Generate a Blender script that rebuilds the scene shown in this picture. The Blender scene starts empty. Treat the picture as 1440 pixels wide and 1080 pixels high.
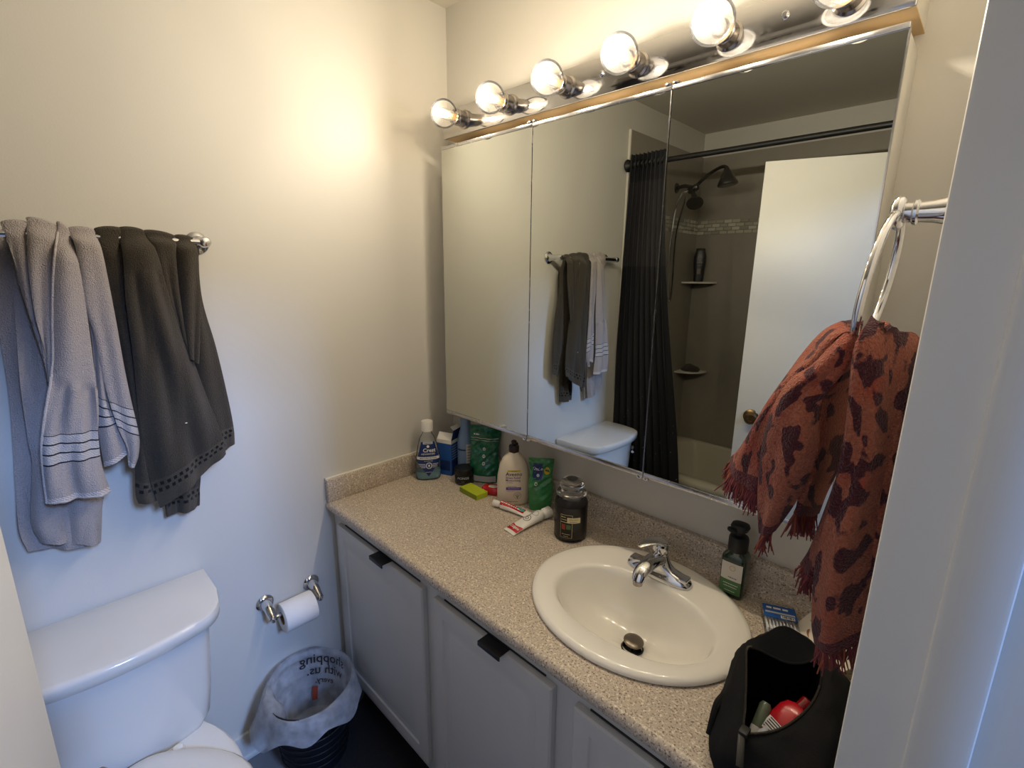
import bpy, bmesh, math, random
import numpy as np
from mathutils import Matrix, Vector

random.seed(7)
rng = np.random.RandomState(7)
S = bpy.context.scene
COL = S.collection

# ------------------------------------------------------------------ camera
RW = np.array([[0.7150786, 0.69897305, 0.00996341],
               [0.16486534, -0.15477901, -0.97409593],
               [-0.67932467, 0.69819778, -0.22591559]])
CAM = np.array([1.5126489, -1.20856446, 1.56868637])
cd = bpy.data.cameras.new('camera')
cd.sensor_width = 36.0
cd.lens = 684.0 / 1440 * 36.0
cd.clip_start = 0.02
cam = bpy.data.objects.new('camera', cd)
COL.objects.link(cam)
m = Matrix.Identity(4)
for i in range(3):
    m[i][0] = RW[0][i]
    m[i][1] = -RW[1][i]
    m[i][2] = -RW[2][i]
    m[i][3] = CAM[i]
cam.matrix_world = m
S.camera = cam

# ------------------------------------------------------------------ world, daylight, exposure
w = bpy.data.worlds.new('world')
S.world = w
w.use_nodes = True
w.node_tree.nodes['Background'].inputs[0].default_value = (0.55, 0.72, 1.0, 1)
w.node_tree.nodes['Background'].inputs[1].default_value = 1.0
S.view_settings.view_transform = 'Standard'
S.view_settings.look = 'None'
S.view_settings.exposure = 0.08
S.view_settings.gamma = 1.0
S.view_settings.use_curve_mapping = False
S.cycles.max_bounces = 10
S.cycles.diffuse_bounces = 5
S.cycles.glossy_bounces = 5
S.cycles.transparent_max_bounces = 16
S.cycles.caustics_reflective = False
S.cycles.caustics_refractive = False
S.cycles.sample_clamp_indirect = 6.0
S.cycles.use_denoising = True

DAY_POWER = 235.0
DAY_COL = (0.32, 0.51, 1.0)
BULB_POWER = 3.0          # all-round glow of one bulb
BULB_FORWARD = 1.7        # what its emitter throws forward
BULB_COL = (1.0, 0.905, 0.775)

ld = bpy.data.lights.new('added_hall_daylight', 'AREA')  # added lamp outside the made-up hall window, for the low blue light
ld.shape = 'RECTANGLE'
ld.size = 0.85
ld.size_y = 0.7
ld.energy = DAY_POWER
ld.color = DAY_COL
lo = bpy.data.objects.new('added_hall_daylight', ld)
COL.objects.link(lo)
lo.location = (4.72, -0.90, 3.28)
lo.rotation_euler = (0, math.radians(60), 0)


# ------------------------------------------------------------------ helpers: materials
def lin(c):
    return tuple(((v / 255) / 12.92 if v / 255 <= 0.04045 else ((v / 255 + 0.055) / 1.055) ** 2.4) for v in c)


def nd(nt, typ, loc=None, **kw):
    n = nt.nodes.new(typ)
    for k, v in kw.items():
        setattr(n, k, v)
    return n


def new_mat(name):
    mt = bpy.data.materials.new(name)
    mt.use_nodes = True
    nt = mt.node_tree
    return mt, nt, nt.nodes['Principled BSDF']


def mat(name, col, rough=0.5, metal=0.0, bump=0.0, bscale=60.0, var=0.06, vscale=12.0, coat=0.0,
        trans=0.0, ior=1.45, sheen=0.0, bdist=0.002, alpha=1.0, detail=4.0, spec=None):
    mt, nt, b = new_mat(name)
    c = lin(col)
    tc = nd(nt, 'ShaderNodeTexCoord')
    nz = nd(nt, 'ShaderNodeTexNoise')
    nz.inputs['Scale'].default_value = vscale
    nz.inputs['Detail'].default_value = detail
    nt.links.new(tc.outputs['Object'], nz.inputs['Vector'])
    mx = nd(nt, 'ShaderNodeMix', data_type='RGBA')
    mx.inputs[6].default_value = (*[max(0, v * (1 - var)) for v in c], 1)
    mx.inputs[7].default_value = (*[min(1, v * (1 + var)) for v in c], 1)
    nt.links.new(nz.outputs['Fac'], mx.inputs[0])
    nt.links.new(mx.outputs[2], b.inputs['Base Color'])
    b.inputs['Roughness'].default_value = rough
    b.inputs['Metallic'].default_value = metal
    b.inputs['Coat Weight'].default_value = coat
    b.inputs['Transmission Weight'].default_value = trans
    b.inputs['IOR'].default_value = ior
    b.inputs['Sheen Weight'].default_value = sheen
    b.inputs['Alpha'].default_value = alpha
    if spec is not None:
        b.inputs['Specular IOR Level'].default_value = spec
    if bump:
        n2 = nd(nt, 'ShaderNodeTexNoise')
        n2.inputs['Scale'].default_value = bscale
        n2.inputs['Detail'].default_value = 3
        nt.links.new(tc.outputs['Object'], n2.inputs['Vector'])
        bp = nd(nt, 'ShaderNodeBump')
        bp.inputs['Strength'].default_value = bump
        bp.inputs['Distance'].default_value = bdist
        nt.links.new(n2.outputs['Fac'], bp.inputs['Height'])
        nt.links.new(bp.outputs['Normal'], b.inputs['Normal'])
    return mt


def clear_mat(name, tint=(255, 255, 255), gloss_ior=1.35, rough=0.02, haze=0.0, hazecol=(255, 255, 255)):
    """thin clear plastic / glass: transparent with Fresnel gloss and a little milky haze"""
    mt, nt, b = new_mat(name)
    nt.nodes.remove(b)
    out = nt.nodes['Material Output']
    tr = nd(nt, 'ShaderNodeBsdfTransparent')
    tr.inputs[0].default_value = (*lin(tint), 1)
    gl = nd(nt, 'ShaderNodeBsdfGlossy')
    gl.inputs['Roughness'].default_value = rough
    fr = nd(nt, 'ShaderNodeFresnel')
    fr.inputs[0].default_value = gloss_ior
    m1 = nd(nt, 'ShaderNodeMixShader')
    nt.links.new(fr.outputs[0], m1.inputs[0])
    last = tr.outputs[0]
    if haze:
        df = nd(nt, 'ShaderNodeBsdfTranslucent')
        df.inputs[0].default_value = (*lin(hazecol), 1)
        d2 = nd(nt, 'ShaderNodeBsdfDiffuse')
        d2.inputs[0].default_value = (*lin(hazecol), 1)
        mm = nd(nt, 'ShaderNodeMixShader')
        mm.inputs[0].default_value = 0.5
        nt.links.new(df.outputs[0], mm.inputs[1])
        nt.links.new(d2.outputs[0], mm.inputs[2])
        m2 = nd(nt, 'ShaderNodeMixShader')
        tc = nd(nt, 'ShaderNodeTexCoord')
        nz = nd(nt, 'ShaderNodeTexNoise')
        nz.inputs['Scale'].default_value = 30
        nt.links.new(tc.outputs['Object'], nz.inputs['Vector'])
        mr = nd(nt, 'ShaderNodeMapRange')
        mr.inputs[1].default_value = 0.3
        mr.inputs[2].default_value = 0.7
        mr.inputs[3].default_value = haze * 0.75
        mr.inputs[4].default_value = min(1, haze * 1.25)
        nt.links.new(nz.outputs['Fac'], mr.inputs[0])
        nt.links.new(mr.outputs[0], m2.inputs[0])
        nt.links.new(tr.outputs[0], m2.inputs[1])
        nt.links.new(mm.outputs[0], m2.inputs[2])
        last = m2.outputs[0]
    nt.links.new(last, m1.inputs[1])
    nt.links.new(gl.outputs[0], m1.inputs[2])
    nt.links.new(m1.outputs[0], out.inputs[0])
    return mt


def ramp(nt, src, stops, interp='LINEAR'):
    r = nd(nt, 'ShaderNodeValToRGB')
    r.color_ramp.interpolation = interp
    el = r.color_ramp.elements
    while len(el) < len(stops):
        el.new(0.5)
    for e, (p, c) in zip(el, stops):
        e.position = p
        e.color = (*c, 1) if len(c) == 3 else c
    nt.links.new(src, r.inputs[0])
    return r.outputs[0]


def math_n(nt, op, a, b=None, c=None):
    n = nd(nt, 'ShaderNodeMath', operation=op)
    for i, v in enumerate((a, b, c)):
        if v is None:
            continue
        if isinstance(v, (int, float)):
            n.inputs[i].default_value = v
        else:
            nt.links.new(v, n.inputs[i])
    return n.outputs[0]


def mixc(nt, fac, a, b):
    n = nd(nt, 'ShaderNodeMix', data_type='RGBA')
    nt.links.new(fac, n.inputs[0])
    for i, v in ((6, a), (7, b)):
        if isinstance(v, tuple):
            n.inputs[i].default_value = (*v, 1)
        else:
            nt.links.new(v, n.inputs[i])
    return n.outputs[2]


def noise(nt, vec, scale, detail=2.0, rough=0.5):
    n = nd(nt, 'ShaderNodeTexNoise')
    n.inputs['Scale'].default_value = scale
    n.inputs['Detail'].default_value = detail
    n.inputs['Roughness'].default_value = rough
    nt.links.new(vec, n.inputs['Vector'])
    return n.outputs['Fac']


def bump_to(nt, b, h, strength, dist):
    bp = nd(nt, 'ShaderNodeBump')
    bp.inputs['Strength'].default_value = strength
    bp.inputs['Distance'].default_value = dist
    nt.links.new(h, bp.inputs['Height'])
    nt.links.new(bp.outputs[0], b.inputs['Normal'])


def laminate_mat():
    mt, nt, b = new_mat('speckled laminate')
    tc = nd(nt, 'ShaderNodeTexCoord').outputs['Object']
    n1 = noise(nt, tc, 260, 2, 0.6)
    n2 = noise(nt, tc, 190, 2, 0.5)
    n3 = noise(nt, tc, 9, 3)
    base = mixc(nt, n3, lin((182, 169, 153)), lin((204, 191, 174)))
    dark = ramp(nt, n1, [(0.36, (1, 1, 1)), (0.46, (0, 0, 0))])
    c1 = mixc(nt, dark, base, lin((116, 100, 88)))
    light = ramp(nt, n2, [(0.56, (0, 0, 0)), (0.66, (1, 1, 1))])
    c2 = mixc(nt, light, c1, lin((226, 215, 199)))
    nt.links.new(c2, b.inputs['Base Color'])
    b.inputs['Roughness'].default_value = 0.42
    bump_to(nt, b, n1, 0.08, 0.0006)
    return mt


def towel_mat(name, col, dark, stripes=None, dots=None, pile=420.0, strength=1.0):
    mt, nt, b = new_mat(name)
    tc = nd(nt, 'ShaderNodeTexCoord')
    obj = tc.outputs['Object']
    uv = nd(nt, 'ShaderNodeSeparateXYZ')
    nt.links.new(tc.outputs['UV'], uv.inputs[0])
    U, V = uv.outputs[0], uv.outputs[1]
    n1 = noise(nt, obj, pile, 2, 0.6)
    n2 = noise(nt, obj, 40, 3, 0.55)
    c = mixc(nt, n1, lin(dark), lin(col))
    c = mixc(nt, math_n(nt, 'MULTIPLY', n2, 0.22), c, tuple(v * 0.72 for v in lin(col)))
    hgt = n1
    if stripes:
        v0, v1, per, wd, sc, band = stripes
        inb = math_n(nt, 'MULTIPLY', math_n(nt, 'GREATER_THAN', V, v0), math_n(nt, 'LESS_THAN', V, v1))
        ph = math_n(nt, 'MODULO', math_n(nt, 'SUBTRACT', V, v0), per)
        # woven satin between the lines: fine diagonal ribs
        dg = math_n(nt, 'SINE', math_n(nt, 'MULTIPLY', math_n(nt, 'ADD', U, V), 1100.0))
        rib = math_n(nt, 'MULTIPLY_ADD', dg, 0.5, 0.5)
        satin = mixc(nt, rib, tuple(v * 0.82 for v in lin(band)), lin(band))
        c = mixc(nt, inb, c, satin)
        line = math_n(nt, 'MULTIPLY', inb, math_n(nt, 'LESS_THAN', ph, wd))
        c = mixc(nt, line, c, lin(sc))
        hem = math_n(nt, 'LESS_THAN', V, 0.012)
        c = mixc(nt, math_n(nt, 'MULTIPLY', hem, rib), c, tuple(min(1, v * 1.25) for v in lin(band)))
    if dots:
        v0, v1, per, uper, sc = dots
        inb = math_n(nt, 'MULTIPLY', math_n(nt, 'GREATER_THAN', V, v0), math_n(nt, 'LESS_THAN', V, v1))
        row = math_n(nt, 'DIVIDE', math_n(nt, 'SUBTRACT', V, v0), per)
        fr = math_n(nt, 'FRACT', row)
        off = math_n(nt, 'MULTIPLY', math_n(nt, 'FLOOR', row), 0.5)
        fu = math_n(nt, 'FRACT', math_n(nt, 'ADD', math_n(nt, 'DIVIDE', U, uper), off))
        d1 = math_n(nt, 'LESS_THAN', math_n(nt, 'ABSOLUTE', math_n(nt, 'SUBTRACT', fr, 0.5)), 0.30)
        d2 = math_n(nt, 'LESS_THAN', math_n(nt, 'ABSOLUTE', math_n(nt, 'SUBTRACT', fu, 0.5)), 0.27)
        dt = math_n(nt, 'MULTIPLY', inb, math_n(nt, 'MULTIPLY', d1, d2))
        flat = math_n(nt, 'MULTIPLY', math_n(nt, 'LESS_THAN', V, v1 + 0.004), 1.0)
        c = mixc(nt, math_n(nt, 'MULTIPLY', flat, 0.55), c, tuple(min(1, v * 1.3) for v in lin(col)))
        c = mixc(nt, dt, c, lin(sc))
    nt.links.new(c, b.inputs['Base Color'])
    b.inputs['Roughness'].default_value = 0.95
    b.inputs['Specular IOR Level'].default_value = 0.15
    b.inputs['Sheen Weight'].default_value = 0.12
    bump_to(nt, b, hgt, strength, 0.005)
    return mt


def ikat_mat():
    """terracotta terry with ragged maroon blotches"""
    mt, nt, b = new_mat('terracotta terry with maroon blotches')
    tc = nd(nt, 'ShaderNodeTexCoord')
    obj = tc.outputs['Object']
    mp = nd(nt, 'ShaderNodeMapping')
    nt.links.new(tc.outputs['UV'], mp.inputs[0])
    mp.inputs['Scale'].default_value = (40, 20, 1)
    mp.inputs['Rotation'].default_value = (0, 0, 0.35)
    rag = noise(nt, obj, 160, 3, 0.6)
    n1 = noise(nt, mp.outputs[0], 1.25, 1.5, 0.45)
    s = math_n(nt, 'ADD', n1, math_n(nt, 'MULTIPLY', math_n(nt, 'SUBTRACT', rag, 0.5), 0.10))
    blot = ramp(nt, s, [(0.525, (0, 0, 0)), (0.55, (1, 1, 1))])
    pile = noise(nt, obj, 330, 2, 0.6)
    n3 = noise(nt, obj, 14, 2)
    terra = mixc(nt, pile, lin((112, 54, 40)), lin((192, 116, 90)))
    red = ramp(nt, n3, [(0.52, (0, 0, 0)), (0.68, (1, 1, 1))])
    terra = mixc(nt, math_n(nt, 'MULTIPLY', red, 0.5), terra, lin((150, 52, 38)))
    mar = mixc(nt, pile, lin((44, 16, 24)), lin((92, 40, 48)))
    c = mixc(nt, blot, terra, mar)
    uv = nd(nt, 'ShaderNodeSeparateXYZ')
    nt.links.new(tc.outputs['UV'], uv.inputs[0])
    hem = math_n(nt, 'LESS_THAN', uv.outputs[1], 0.016)
    c = mixc(nt, hem, c, lin((92, 38, 44)))
    nt.links.new(c, b.inputs['Base Color'])
    b.inputs['Roughness'].default_value = 0.95
    b.inputs['Specular IOR Level'].default_value = 0.1
    b.inputs['Sheen Weight'].default_value = 0.15
    bump_to(nt, b, pile, 1.0, 0.007)
    return mt


def chrome_mat(name, col=(225, 225, 228), rough=0.08, smudge=0.1):
    mt, nt, b = new_mat(name)
    tc = nd(nt, 'ShaderNodeTexCoord').outputs['Object']
    n = noise(nt, tc, 35, 5, 0.65)
    mr = nd(nt, 'ShaderNodeMapRange')
    mr.inputs[1].default_value = 0.45
    mr.inputs[2].default_value = 0.75
    mr.inputs[3].default_value = rough
    mr.inputs[4].default_value = rough + smudge
    nt.links.new(n, mr.inputs[0])
    nt.links.new(mr.outputs[0], b.inputs['Roughness'])
    b.inputs['Base Color'].default_value = (*lin(col), 1)
    b.inputs['Metallic'].default_value = 1.0
    return mt


def emit_mat(name, col, strength):
    mt, nt, b = new_mat(name)
    b.inputs['Base Color'].default_value = (*col, 1)
    b.inputs['Emission Color'].default_value = (*col, 1)
    b.inputs['Emission Strength'].default_value = strength
    return mt


def curtain_mat():
    mt, nt, b = new_mat('black speckled curtain')
    tc = nd(nt, 'ShaderNodeTexCoord').outputs['Object']
    v = nd(nt, 'ShaderNodeTexVoronoi')
    v.inputs['Scale'].default_value = 34
    nt.links.new(tc, v.inputs['Vector'])
    dot = math_n(nt, 'LESS_THAN', v.outputs['Distance'], 0.13)
    sp = nd(nt, 'ShaderNodeSeparateXYZ')
    nt.links.new(tc, sp.inputs[0])
    low = ramp(nt, math_n(nt, 'MULTIPLY_ADD', sp.outputs[2], 0.5, 0.0), [(0.10, (1, 1, 1)), (0.42, (0, 0, 0))])
    n = noise(nt, tc, 60, 2)
    pick = math_n(nt, 'GREATER_THAN', n, 0.52)
    f = math_n(nt, 'MULTIPLY', math_n(nt, 'MULTIPLY', dot, low), pick)
    c = mixc(nt, f, lin((20, 20, 25)), lin((120, 122, 130)))
    nt.links.new(c, b.inputs['Base Color'])
    b.inputs['Roughness'].default_value = 0.8
    return mt


M = {}
M['wall'] = mat('cream wall paint', (211, 208, 200), 0.46, spec=0.38, bump=0.10, bscale=240, var=0.015, vscale=3, bdist=0.0015)
M['ceiling'] = mat('ceiling paint', (205, 200, 188), 0.8, bump=0.15, bscale=160, var=0.02)
M['trim'] = mat('white trim gloss', (214, 212, 206), 0.35, bump=0.04, bscale=60, var=0.015)
M['floor'] = mat('grey vinyl', (126, 124, 124), 0.5, bump=0.05, bscale=40, var=0.10, vscale=25)
M['tilegrey'] = mat('grey shower tile', (150, 143, 132), 0.35, var=0.10, vscale=9, bump=0.03, bscale=30)
M['mosaic'] = [mat('mosaic tile %d' % i, c, 0.2, var=0.1, vscale=40) for i, c in enumerate(((196, 192, 178), (168, 164, 150), (150, 146, 134), (182, 178, 160)))]
M['caulk'] = mat('white edge bead', (226, 222, 212), 0.5)
M['laminate'] = laminate_mat()
M['cabinet'] = mat('painted cabinet', (206, 204, 200), 0.45, bump=0.05, bscale=90, var=0.02)
M['cabin_dark'] = mat('painted shade above doors', (48, 46, 44), 0.8)
M['black'] = mat('matte black metal', (22, 22, 23), 0.45, var=0.1)
M['blackp'] = mat('black plastic', (20, 20, 21), 0.5, var=0.1)
M['porcelain'] = mat('white porcelain', (226, 222, 212), 0.12, coat=0.4, var=0.01)
M['porcelain2'] = mat('toilet porcelain', (224, 222, 217), 0.14, coat=0.35, var=0.01)
M['sinkwhite'] = mat('warm white sink enamel', (242, 239, 231), 0.12, coat=0.4, var=0.01)
M['chrome'] = chrome_mat('chrome', (214, 215, 218), 0.07, 0.08)
M['chromebar'] = chrome_mat('polished light plate', (196, 194, 192), 0.06, 0.16)
M['rail'] = chrome_mat('brushed mirror rail', (196, 196, 198), 0.22, 0.1)
M['mirror'] = chrome_mat('mirror silver', (206, 208, 200), 0.0, 0.004)
M['socket'] = chrome_mat('smoked chrome socket', (170, 164, 158), 0.15, 0.1)
M['brownboard'] = mat('tan painted underside', (208, 180, 138), 0.6, var=0.08)
M['glassbulb'] = clear_mat('clear bulb glass', (252, 250, 246), 1.15, 0.03, haze=0.018)
M['filament'] = emit_mat('glowing filament', (1.0, 0.78, 0.45), 130.0)
M['stemglass'] = clear_mat('bulb stem glass', (255, 214, 150), 1.4, 0.05, haze=0.25, hazecol=(255, 206, 130))
M['bronze'] = mat('aged bronze', (116, 92, 60), 0.3, metal=0.9, var=0.15)
M['drain'] = mat('dull steel stopper', (120, 112, 102), 0.32, metal=0.9, var=0.12, vscale=60)
M['hole'] = mat('drain hole black', (16, 14, 13), 0.5)
M['mat'] = mat('charcoal bath mat pile', (44, 43, 46), 0.95, bump=0.9, bscale=300, var=0.25, vscale=120, bdist=0.004)
M['basket'] = mat('black mesh bin', (24, 25, 30), 0.45, var=0.15)
M['liner'] = clear_mat('translucent bin liner', (244, 247, 252), 1.2, 0.25, haze=0.58, hazecol=(246, 249, 255))
M['paper'] = mat('toilet paper', (238, 236, 234), 0.95, bump=0.3, bscale=260, var=0.02)
M['card'] = mat('cardboard tube', (150, 120, 90), 0.9)
M['greytowel'] = towel_mat('pale grey towel', (196, 187, 184), (158, 150, 148), stripes=(0.088, 0.1535, 0.0212, 0.0032, (30, 26, 40), (206, 200, 198)))
M['darktowel'] = towel_mat('dark olive grey towel', (80, 73, 62), (48, 43, 37), dots=(0.026, 0.052, 0.013, 0.0125, (18, 16, 15)), strength=0.9)
M['ikat'] = ikat_mat()
M['fringe'] = mat('maroon fringe', (112, 52, 56), 0.95, var=0.5, vscale=90)
M['fringe2'] = mat('rust fringe', (140, 76, 52), 0.95, var=0.4, vscale=90)
M['curtain'] = curtain_mat()
M['sheer'] = mat('sheer charcoal mesh', (46, 45, 48), 0.8, alpha=0.9)
M['nylon'] = mat('black nylon', (25, 25, 26), 0.85, bump=0.35, bscale=420, var=0.15, spec=0.2)
M['nylonin'] = mat('black lining', (5, 5, 5), 0.95, spec=0.05)
M['zip'] = mat('dull zip teeth', (74, 68, 60), 0.45, metal=0.5)
M['white'] = mat('white plastic', (232, 230, 224), 0.35, var=0.02)
M['offwhite'] = mat('lotion bottle plastic', (214, 203, 184), 0.32, var=0.02)
M['clear'] = clear_mat('clear plastic', (248, 250, 252), 1.16, 0.06, haze=0.07)
M['teal'] = mat('teal mouthwash', (122, 170, 182), 0.15, var=0.05)
M['navy'] = mat('navy print', (24, 48, 104), 0.35, var=0.05)
M['blue'] = mat('mid blue print', (30, 84, 160), 0.4, var=0.1, vscale=30)
M['palblue'] = mat('light blue can', (124, 150, 186), 0.3, var=0.04)
M['silverprint'] = mat('silver print', (190, 196, 204), 0.35, var=0.05)
M['whiteprint'] = mat('white print', (230, 230, 228), 0.5, var=0.01)
M['darkprint'] = mat('dark print', (52, 44, 46), 0.5)
M['greyprint'] = mat('grey print', (128, 120, 112), 0.5)
M['brown'] = mat('dark brown pump', (44, 30, 28), 0.3)
M['yellow'] = mat('yellow print', (206, 178, 34), 0.5)
M['purple'] = mat('purple print', (92, 64, 136), 0.5)
M['pouch'] = mat('deep green foil', (22, 104, 72), 0.24, bump=0.5, bscale=22, var=0.25, vscale=16, bdist=0.01, coat=0.3)
M['pouch2'] = mat('leaf green foil', (52, 128, 72), 0.26, bump=0.5, bscale=26, var=0.25, vscale=18, bdist=0.01, coat=0.3)
M['lime'] = mat('lime card', (176, 190, 42), 0.6, var=0.04)
M['limeedge'] = mat('lime card side', (130, 146, 34), 0.6)
M['red'] = mat('red plastic', (182, 26, 38), 0.25, coat=0.3, var=0.05)
M['reddeep'] = mat('deep red translucent plastic', (120, 16, 20), 0.25, coat=0.3)
M['tealprint'] = mat('teal print', (60, 160, 160), 0.5)
M['jar'] = mat('black jar', (18, 18, 19), 0.28, var=0.1)
M['glassjar'] = clear_mat('candle jar glass', (240, 240, 240), 1.3, 0.03, haze=0.012)
M['solidglass'] = mat('solid lid glass', (236, 236, 232), 0.02, trans=1.0, ior=1.46, var=0.01)
M['wax'] = mat('black wax', (24, 20, 24), 0.35, coat=0.3, var=0.3, vscale=18)
M['cream'] = mat('cream sticker', (214, 200, 152), 0.6)
M['soapgreen'] = mat('dark green bottle', (22, 46, 30), 0.12, coat=0.5, var=0.1)
M['labelgreen'] = mat('green label', (70, 110, 66), 0.5, var=0.12, vscale=50)
M['labelgrey'] = mat('pale label', (204, 200, 192), 0.5)
M['gold'] = mat('gold print', (190, 160, 96), 0.4)
M['leafpaper'] = mat('printed card', (226, 218, 204), 0.6, var=0.03)
M['food1'] = mat('brown photo print', (150, 98, 70), 0.6, var=0.5, vscale=90)
M['swab'] = mat('cotton', (236, 236, 236), 0.95)
M['darkgrey'] = mat('dark grey plastic', (40, 40, 42), 0.35)
M['steel'] = mat('shower steel', (104, 102, 100), 0.25, metal=0.9)
M['tub'] = mat('tub enamel', (206, 200, 184), 0.2, coat=0.3, var=0.02)
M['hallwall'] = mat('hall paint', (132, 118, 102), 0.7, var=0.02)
M['paneglass'] = clear_mat('window glass', (250, 252, 255), 1.3, 0.0)
M['orange'] = mat('rust print', (150, 62, 44), 0.5)
M['greenprint'] = mat('green leaf print', (76, 104, 60), 0.5)
M['dullgreen'] = mat('dull green tube', (96, 108, 86), 0.35)


# ------------------------------------------------------------------ helpers: geometry  (each returns (verts, faces))
def box(x0, x1, y0, y1, z0, z1, bev=0.0, seg=2):
    bm = bmesh.new()
    bmesh.ops.create_cube(bm, size=1.0)
    for v in bm.verts:
        v.co = ((x0 + x1) / 2 + v.co.x * (x1 - x0), (y0 + y1) / 2 + v.co.y * (y1 - y0), (z0 + z1) / 2 + v.co.z * (z1 - z0))
    if bev:
        bmesh.ops.bevel(bm, geom=list(bm.edges), offset=bev, segments=seg, affect='EDGES', profile=0.5)
    return bm_out(bm)


def bm_out(bm):
    bm.verts.index_update()
    V = [tuple(v.co) for v in bm.verts]
    F = [[v.index for v in f.verts] for f in bm.faces]
    bm.free()
    return V, F


def loft(rings, cap0=True, cap1=True, closed=True):
    n = len(rings[0])
    V = [tuple(p) for r in rings for p in r]
    F = []
    for i in range(len(rings) - 1):
        for j in range(n if closed else n - 1):
            k = (j + 1) % n
            F.append([i * n + j, i * n + k, (i + 1) * n + k, (i + 1) * n + j])
    if cap0:
        F.append(list(range(n))[::-1])
    if cap1:
        b = (len(rings) - 1) * n
        F.append([b + j for j in range(n)])
    return V, F


def lathe(prof, c=(0, 0, 0), seg=32, cap0=True, cap1=True):
    rings = [[(c[0] + r * math.cos(2 * math.pi * j / seg), c[1] + r * math.sin(2 * math.pi * j / seg), c[2] + z) for j in range(seg)] for r, z in prof]
    return loft(rings, cap0, cap1)


def tf(g, mtx):
    return [tuple(mtx @ Vector(v)) for v in g[0]], g[1]


def move(g, d):
    return [(v[0] + d[0], v[1] + d[1], v[2] + d[2]) for v in g[0]], g[1]


def join(*gs):
    V, F = [], []
    for v, f in gs:
        o = len(V)
        V += v
        F += [[i + o for i in q] for q in f]
    return V, F


def axis_to(d):
    """matrix turning +Z to direction d"""
    return Vector(d).to_track_quat('Z', 'Y').to_matrix().to_4x4()


def catmull(pts, n):
    P = np.array(pts, float)
    P = np.vstack([2 * P[0] - P[1], P, 2 * P[-1] - P[-2]])
    m_ = len(pts) - 1
    out = []
    for t in np.linspace(0, m_, n):
        i = min(int(t), m_ - 1)
        f = t - i
        p0, p1, p2, p3 = P[i], P[i + 1], P[i + 2], P[i + 3]
        out.append(0.5 * ((2 * p1) + (-p0 + p2) * f + (2 * p0 - 5 * p1 + 4 * p2 - p3) * f * f + (-p0 + 3 * p1 - 3 * p2 + p3) * f ** 3))
    return np.array(out)


def tube(pts, r, seg=10, n=None, closed=False, caps=True):
    P = catmull(pts, n) if n else np.array(pts, float)
    k = len(P)
    R_ = [r] * k if isinstance(r, (int, float)) else list(np.interp(np.linspace(0, 1, k), np.linspace(0, 1, len(r)), r))
    rings = []
    up = None
    for i in range(k):
        if closed:
            t = P[(i + 1) % k] - P[i - 1]
        else:
            t = P[min(i + 1, k - 1)] - P[max(i - 1, 0)]
        t = t / (np.linalg.norm(t) + 1e-12)
        if up is None:
            a = np.array([0, 0, 1.0]) if abs(t[2]) < 0.9 else np.array([1.0, 0, 0])
            up = np.cross(t, a)
        up = up - t * up.dot(t)
        up = up / np.linalg.norm(up)
        v = np.cross(t, up)
        rings.append([P[i] + R_[i] * (math.cos(2 * math.pi * j / seg) * up + math.sin(2 * math.pi * j / seg) * v) for j in range(seg)])
    if closed:
        V, F = loft(rings, False, False)
        o = (k - 1) * seg
        for j in range(seg):
            q = (j + 1) % seg
            F.append([o + j, o + q, q, j])
        return V, F
    return loft(rings, caps, caps)


def sup_ring(cx, cy, z, a, b, n=2.0, seg=32, rot=0.0):
    out = []
    for j in range(seg):
        t = 2 * math.pi * j / seg
        c, s = math.cos(t), math.sin(t)
        x = a * math.copysign(abs(c) ** (2 / n), c)
        y = b * math.copysign(abs(s) ** (2 / n), s)
        out.append((cx + x * math.cos(rot) - y * math.sin(rot), cy + x * math.sin(rot) + y * math.cos(rot), z))
    return out


def prism(poly, d, axis=1, base=0.0):
    """poly: 2d outline; extruded along axis"""
    def p3(p, t):
        q = [p[0], p[1]]
        q.insert(axis, t)
        return tuple(q)
    return loft([[p3(p, base) for p in poly], [p3(p, base + d) for p in poly]])


def sheet(P, th, uv=None):
    """P: (nv, nu, 3) grid -> thick sheet. returns verts, faces, uvs(per vert)"""
    P = np.array(P, float)
    nv, nu, _ = P.shape
    du = np.gradient(P, axis=1)
    dv = np.gradient(P, axis=0)
    N = np.cross(du, dv)
    N /= (np.linalg.norm(N, axis=2, keepdims=True) + 1e-12)
    A = (P + N * th / 2).reshape(-1, 3)
    B = (P - N * th / 2).reshape(-1, 3)
    V = [tuple(v) for v in A] + [tuple(v) for v in B]
    o = nu * nv
    F = []
    idx = lambda i, j: i * nu + j
    for i in range(nv - 1):
        for j in range(nu - 1):
            q = [idx(i, j), idx(i, j + 1), idx(i + 1, j + 1), idx(i + 1, j)]
            F.append(q)
            F.append([o + k for k in q[::-1]])
    for i in range(nv - 1):
        F.append([idx(i, 0), idx(i + 1, 0), o + idx(i + 1, 0), o + idx(i, 0)])
        F.append([idx(i + 1, nu - 1), idx(i, nu - 1), o + idx(i, nu - 1), o + idx(i + 1, nu - 1)])
    for j in range(nu - 1):
        F.append([idx(0, j + 1), idx(0, j), o + idx(0, j), o + idx(0, j + 1)])
        F.append([idx(nv - 1, j), idx(nv - 1, j + 1), o + idx(nv - 1, j + 1), o + idx(nv - 1, j)])
    U = None
    if uv is not None:
        u = np.array(uv).reshape(-1, 2)
        U = [tuple(x) for x in u] * 2
    return V, F, U


def rings_panel(w, h, steps, n_round=0):
    """nested rectangles for a routed cabinet door: steps = [(inset, depth)], in local x,z; depth is toward -y"""
    rings = []
    for ins, dep in steps:
        rings.append([(ins, -dep, ins), (w - ins, -dep, ins), (w - ins, -dep, h - ins), (ins, -dep, h - ins)])
    return loft(rings, True, True)


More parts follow.
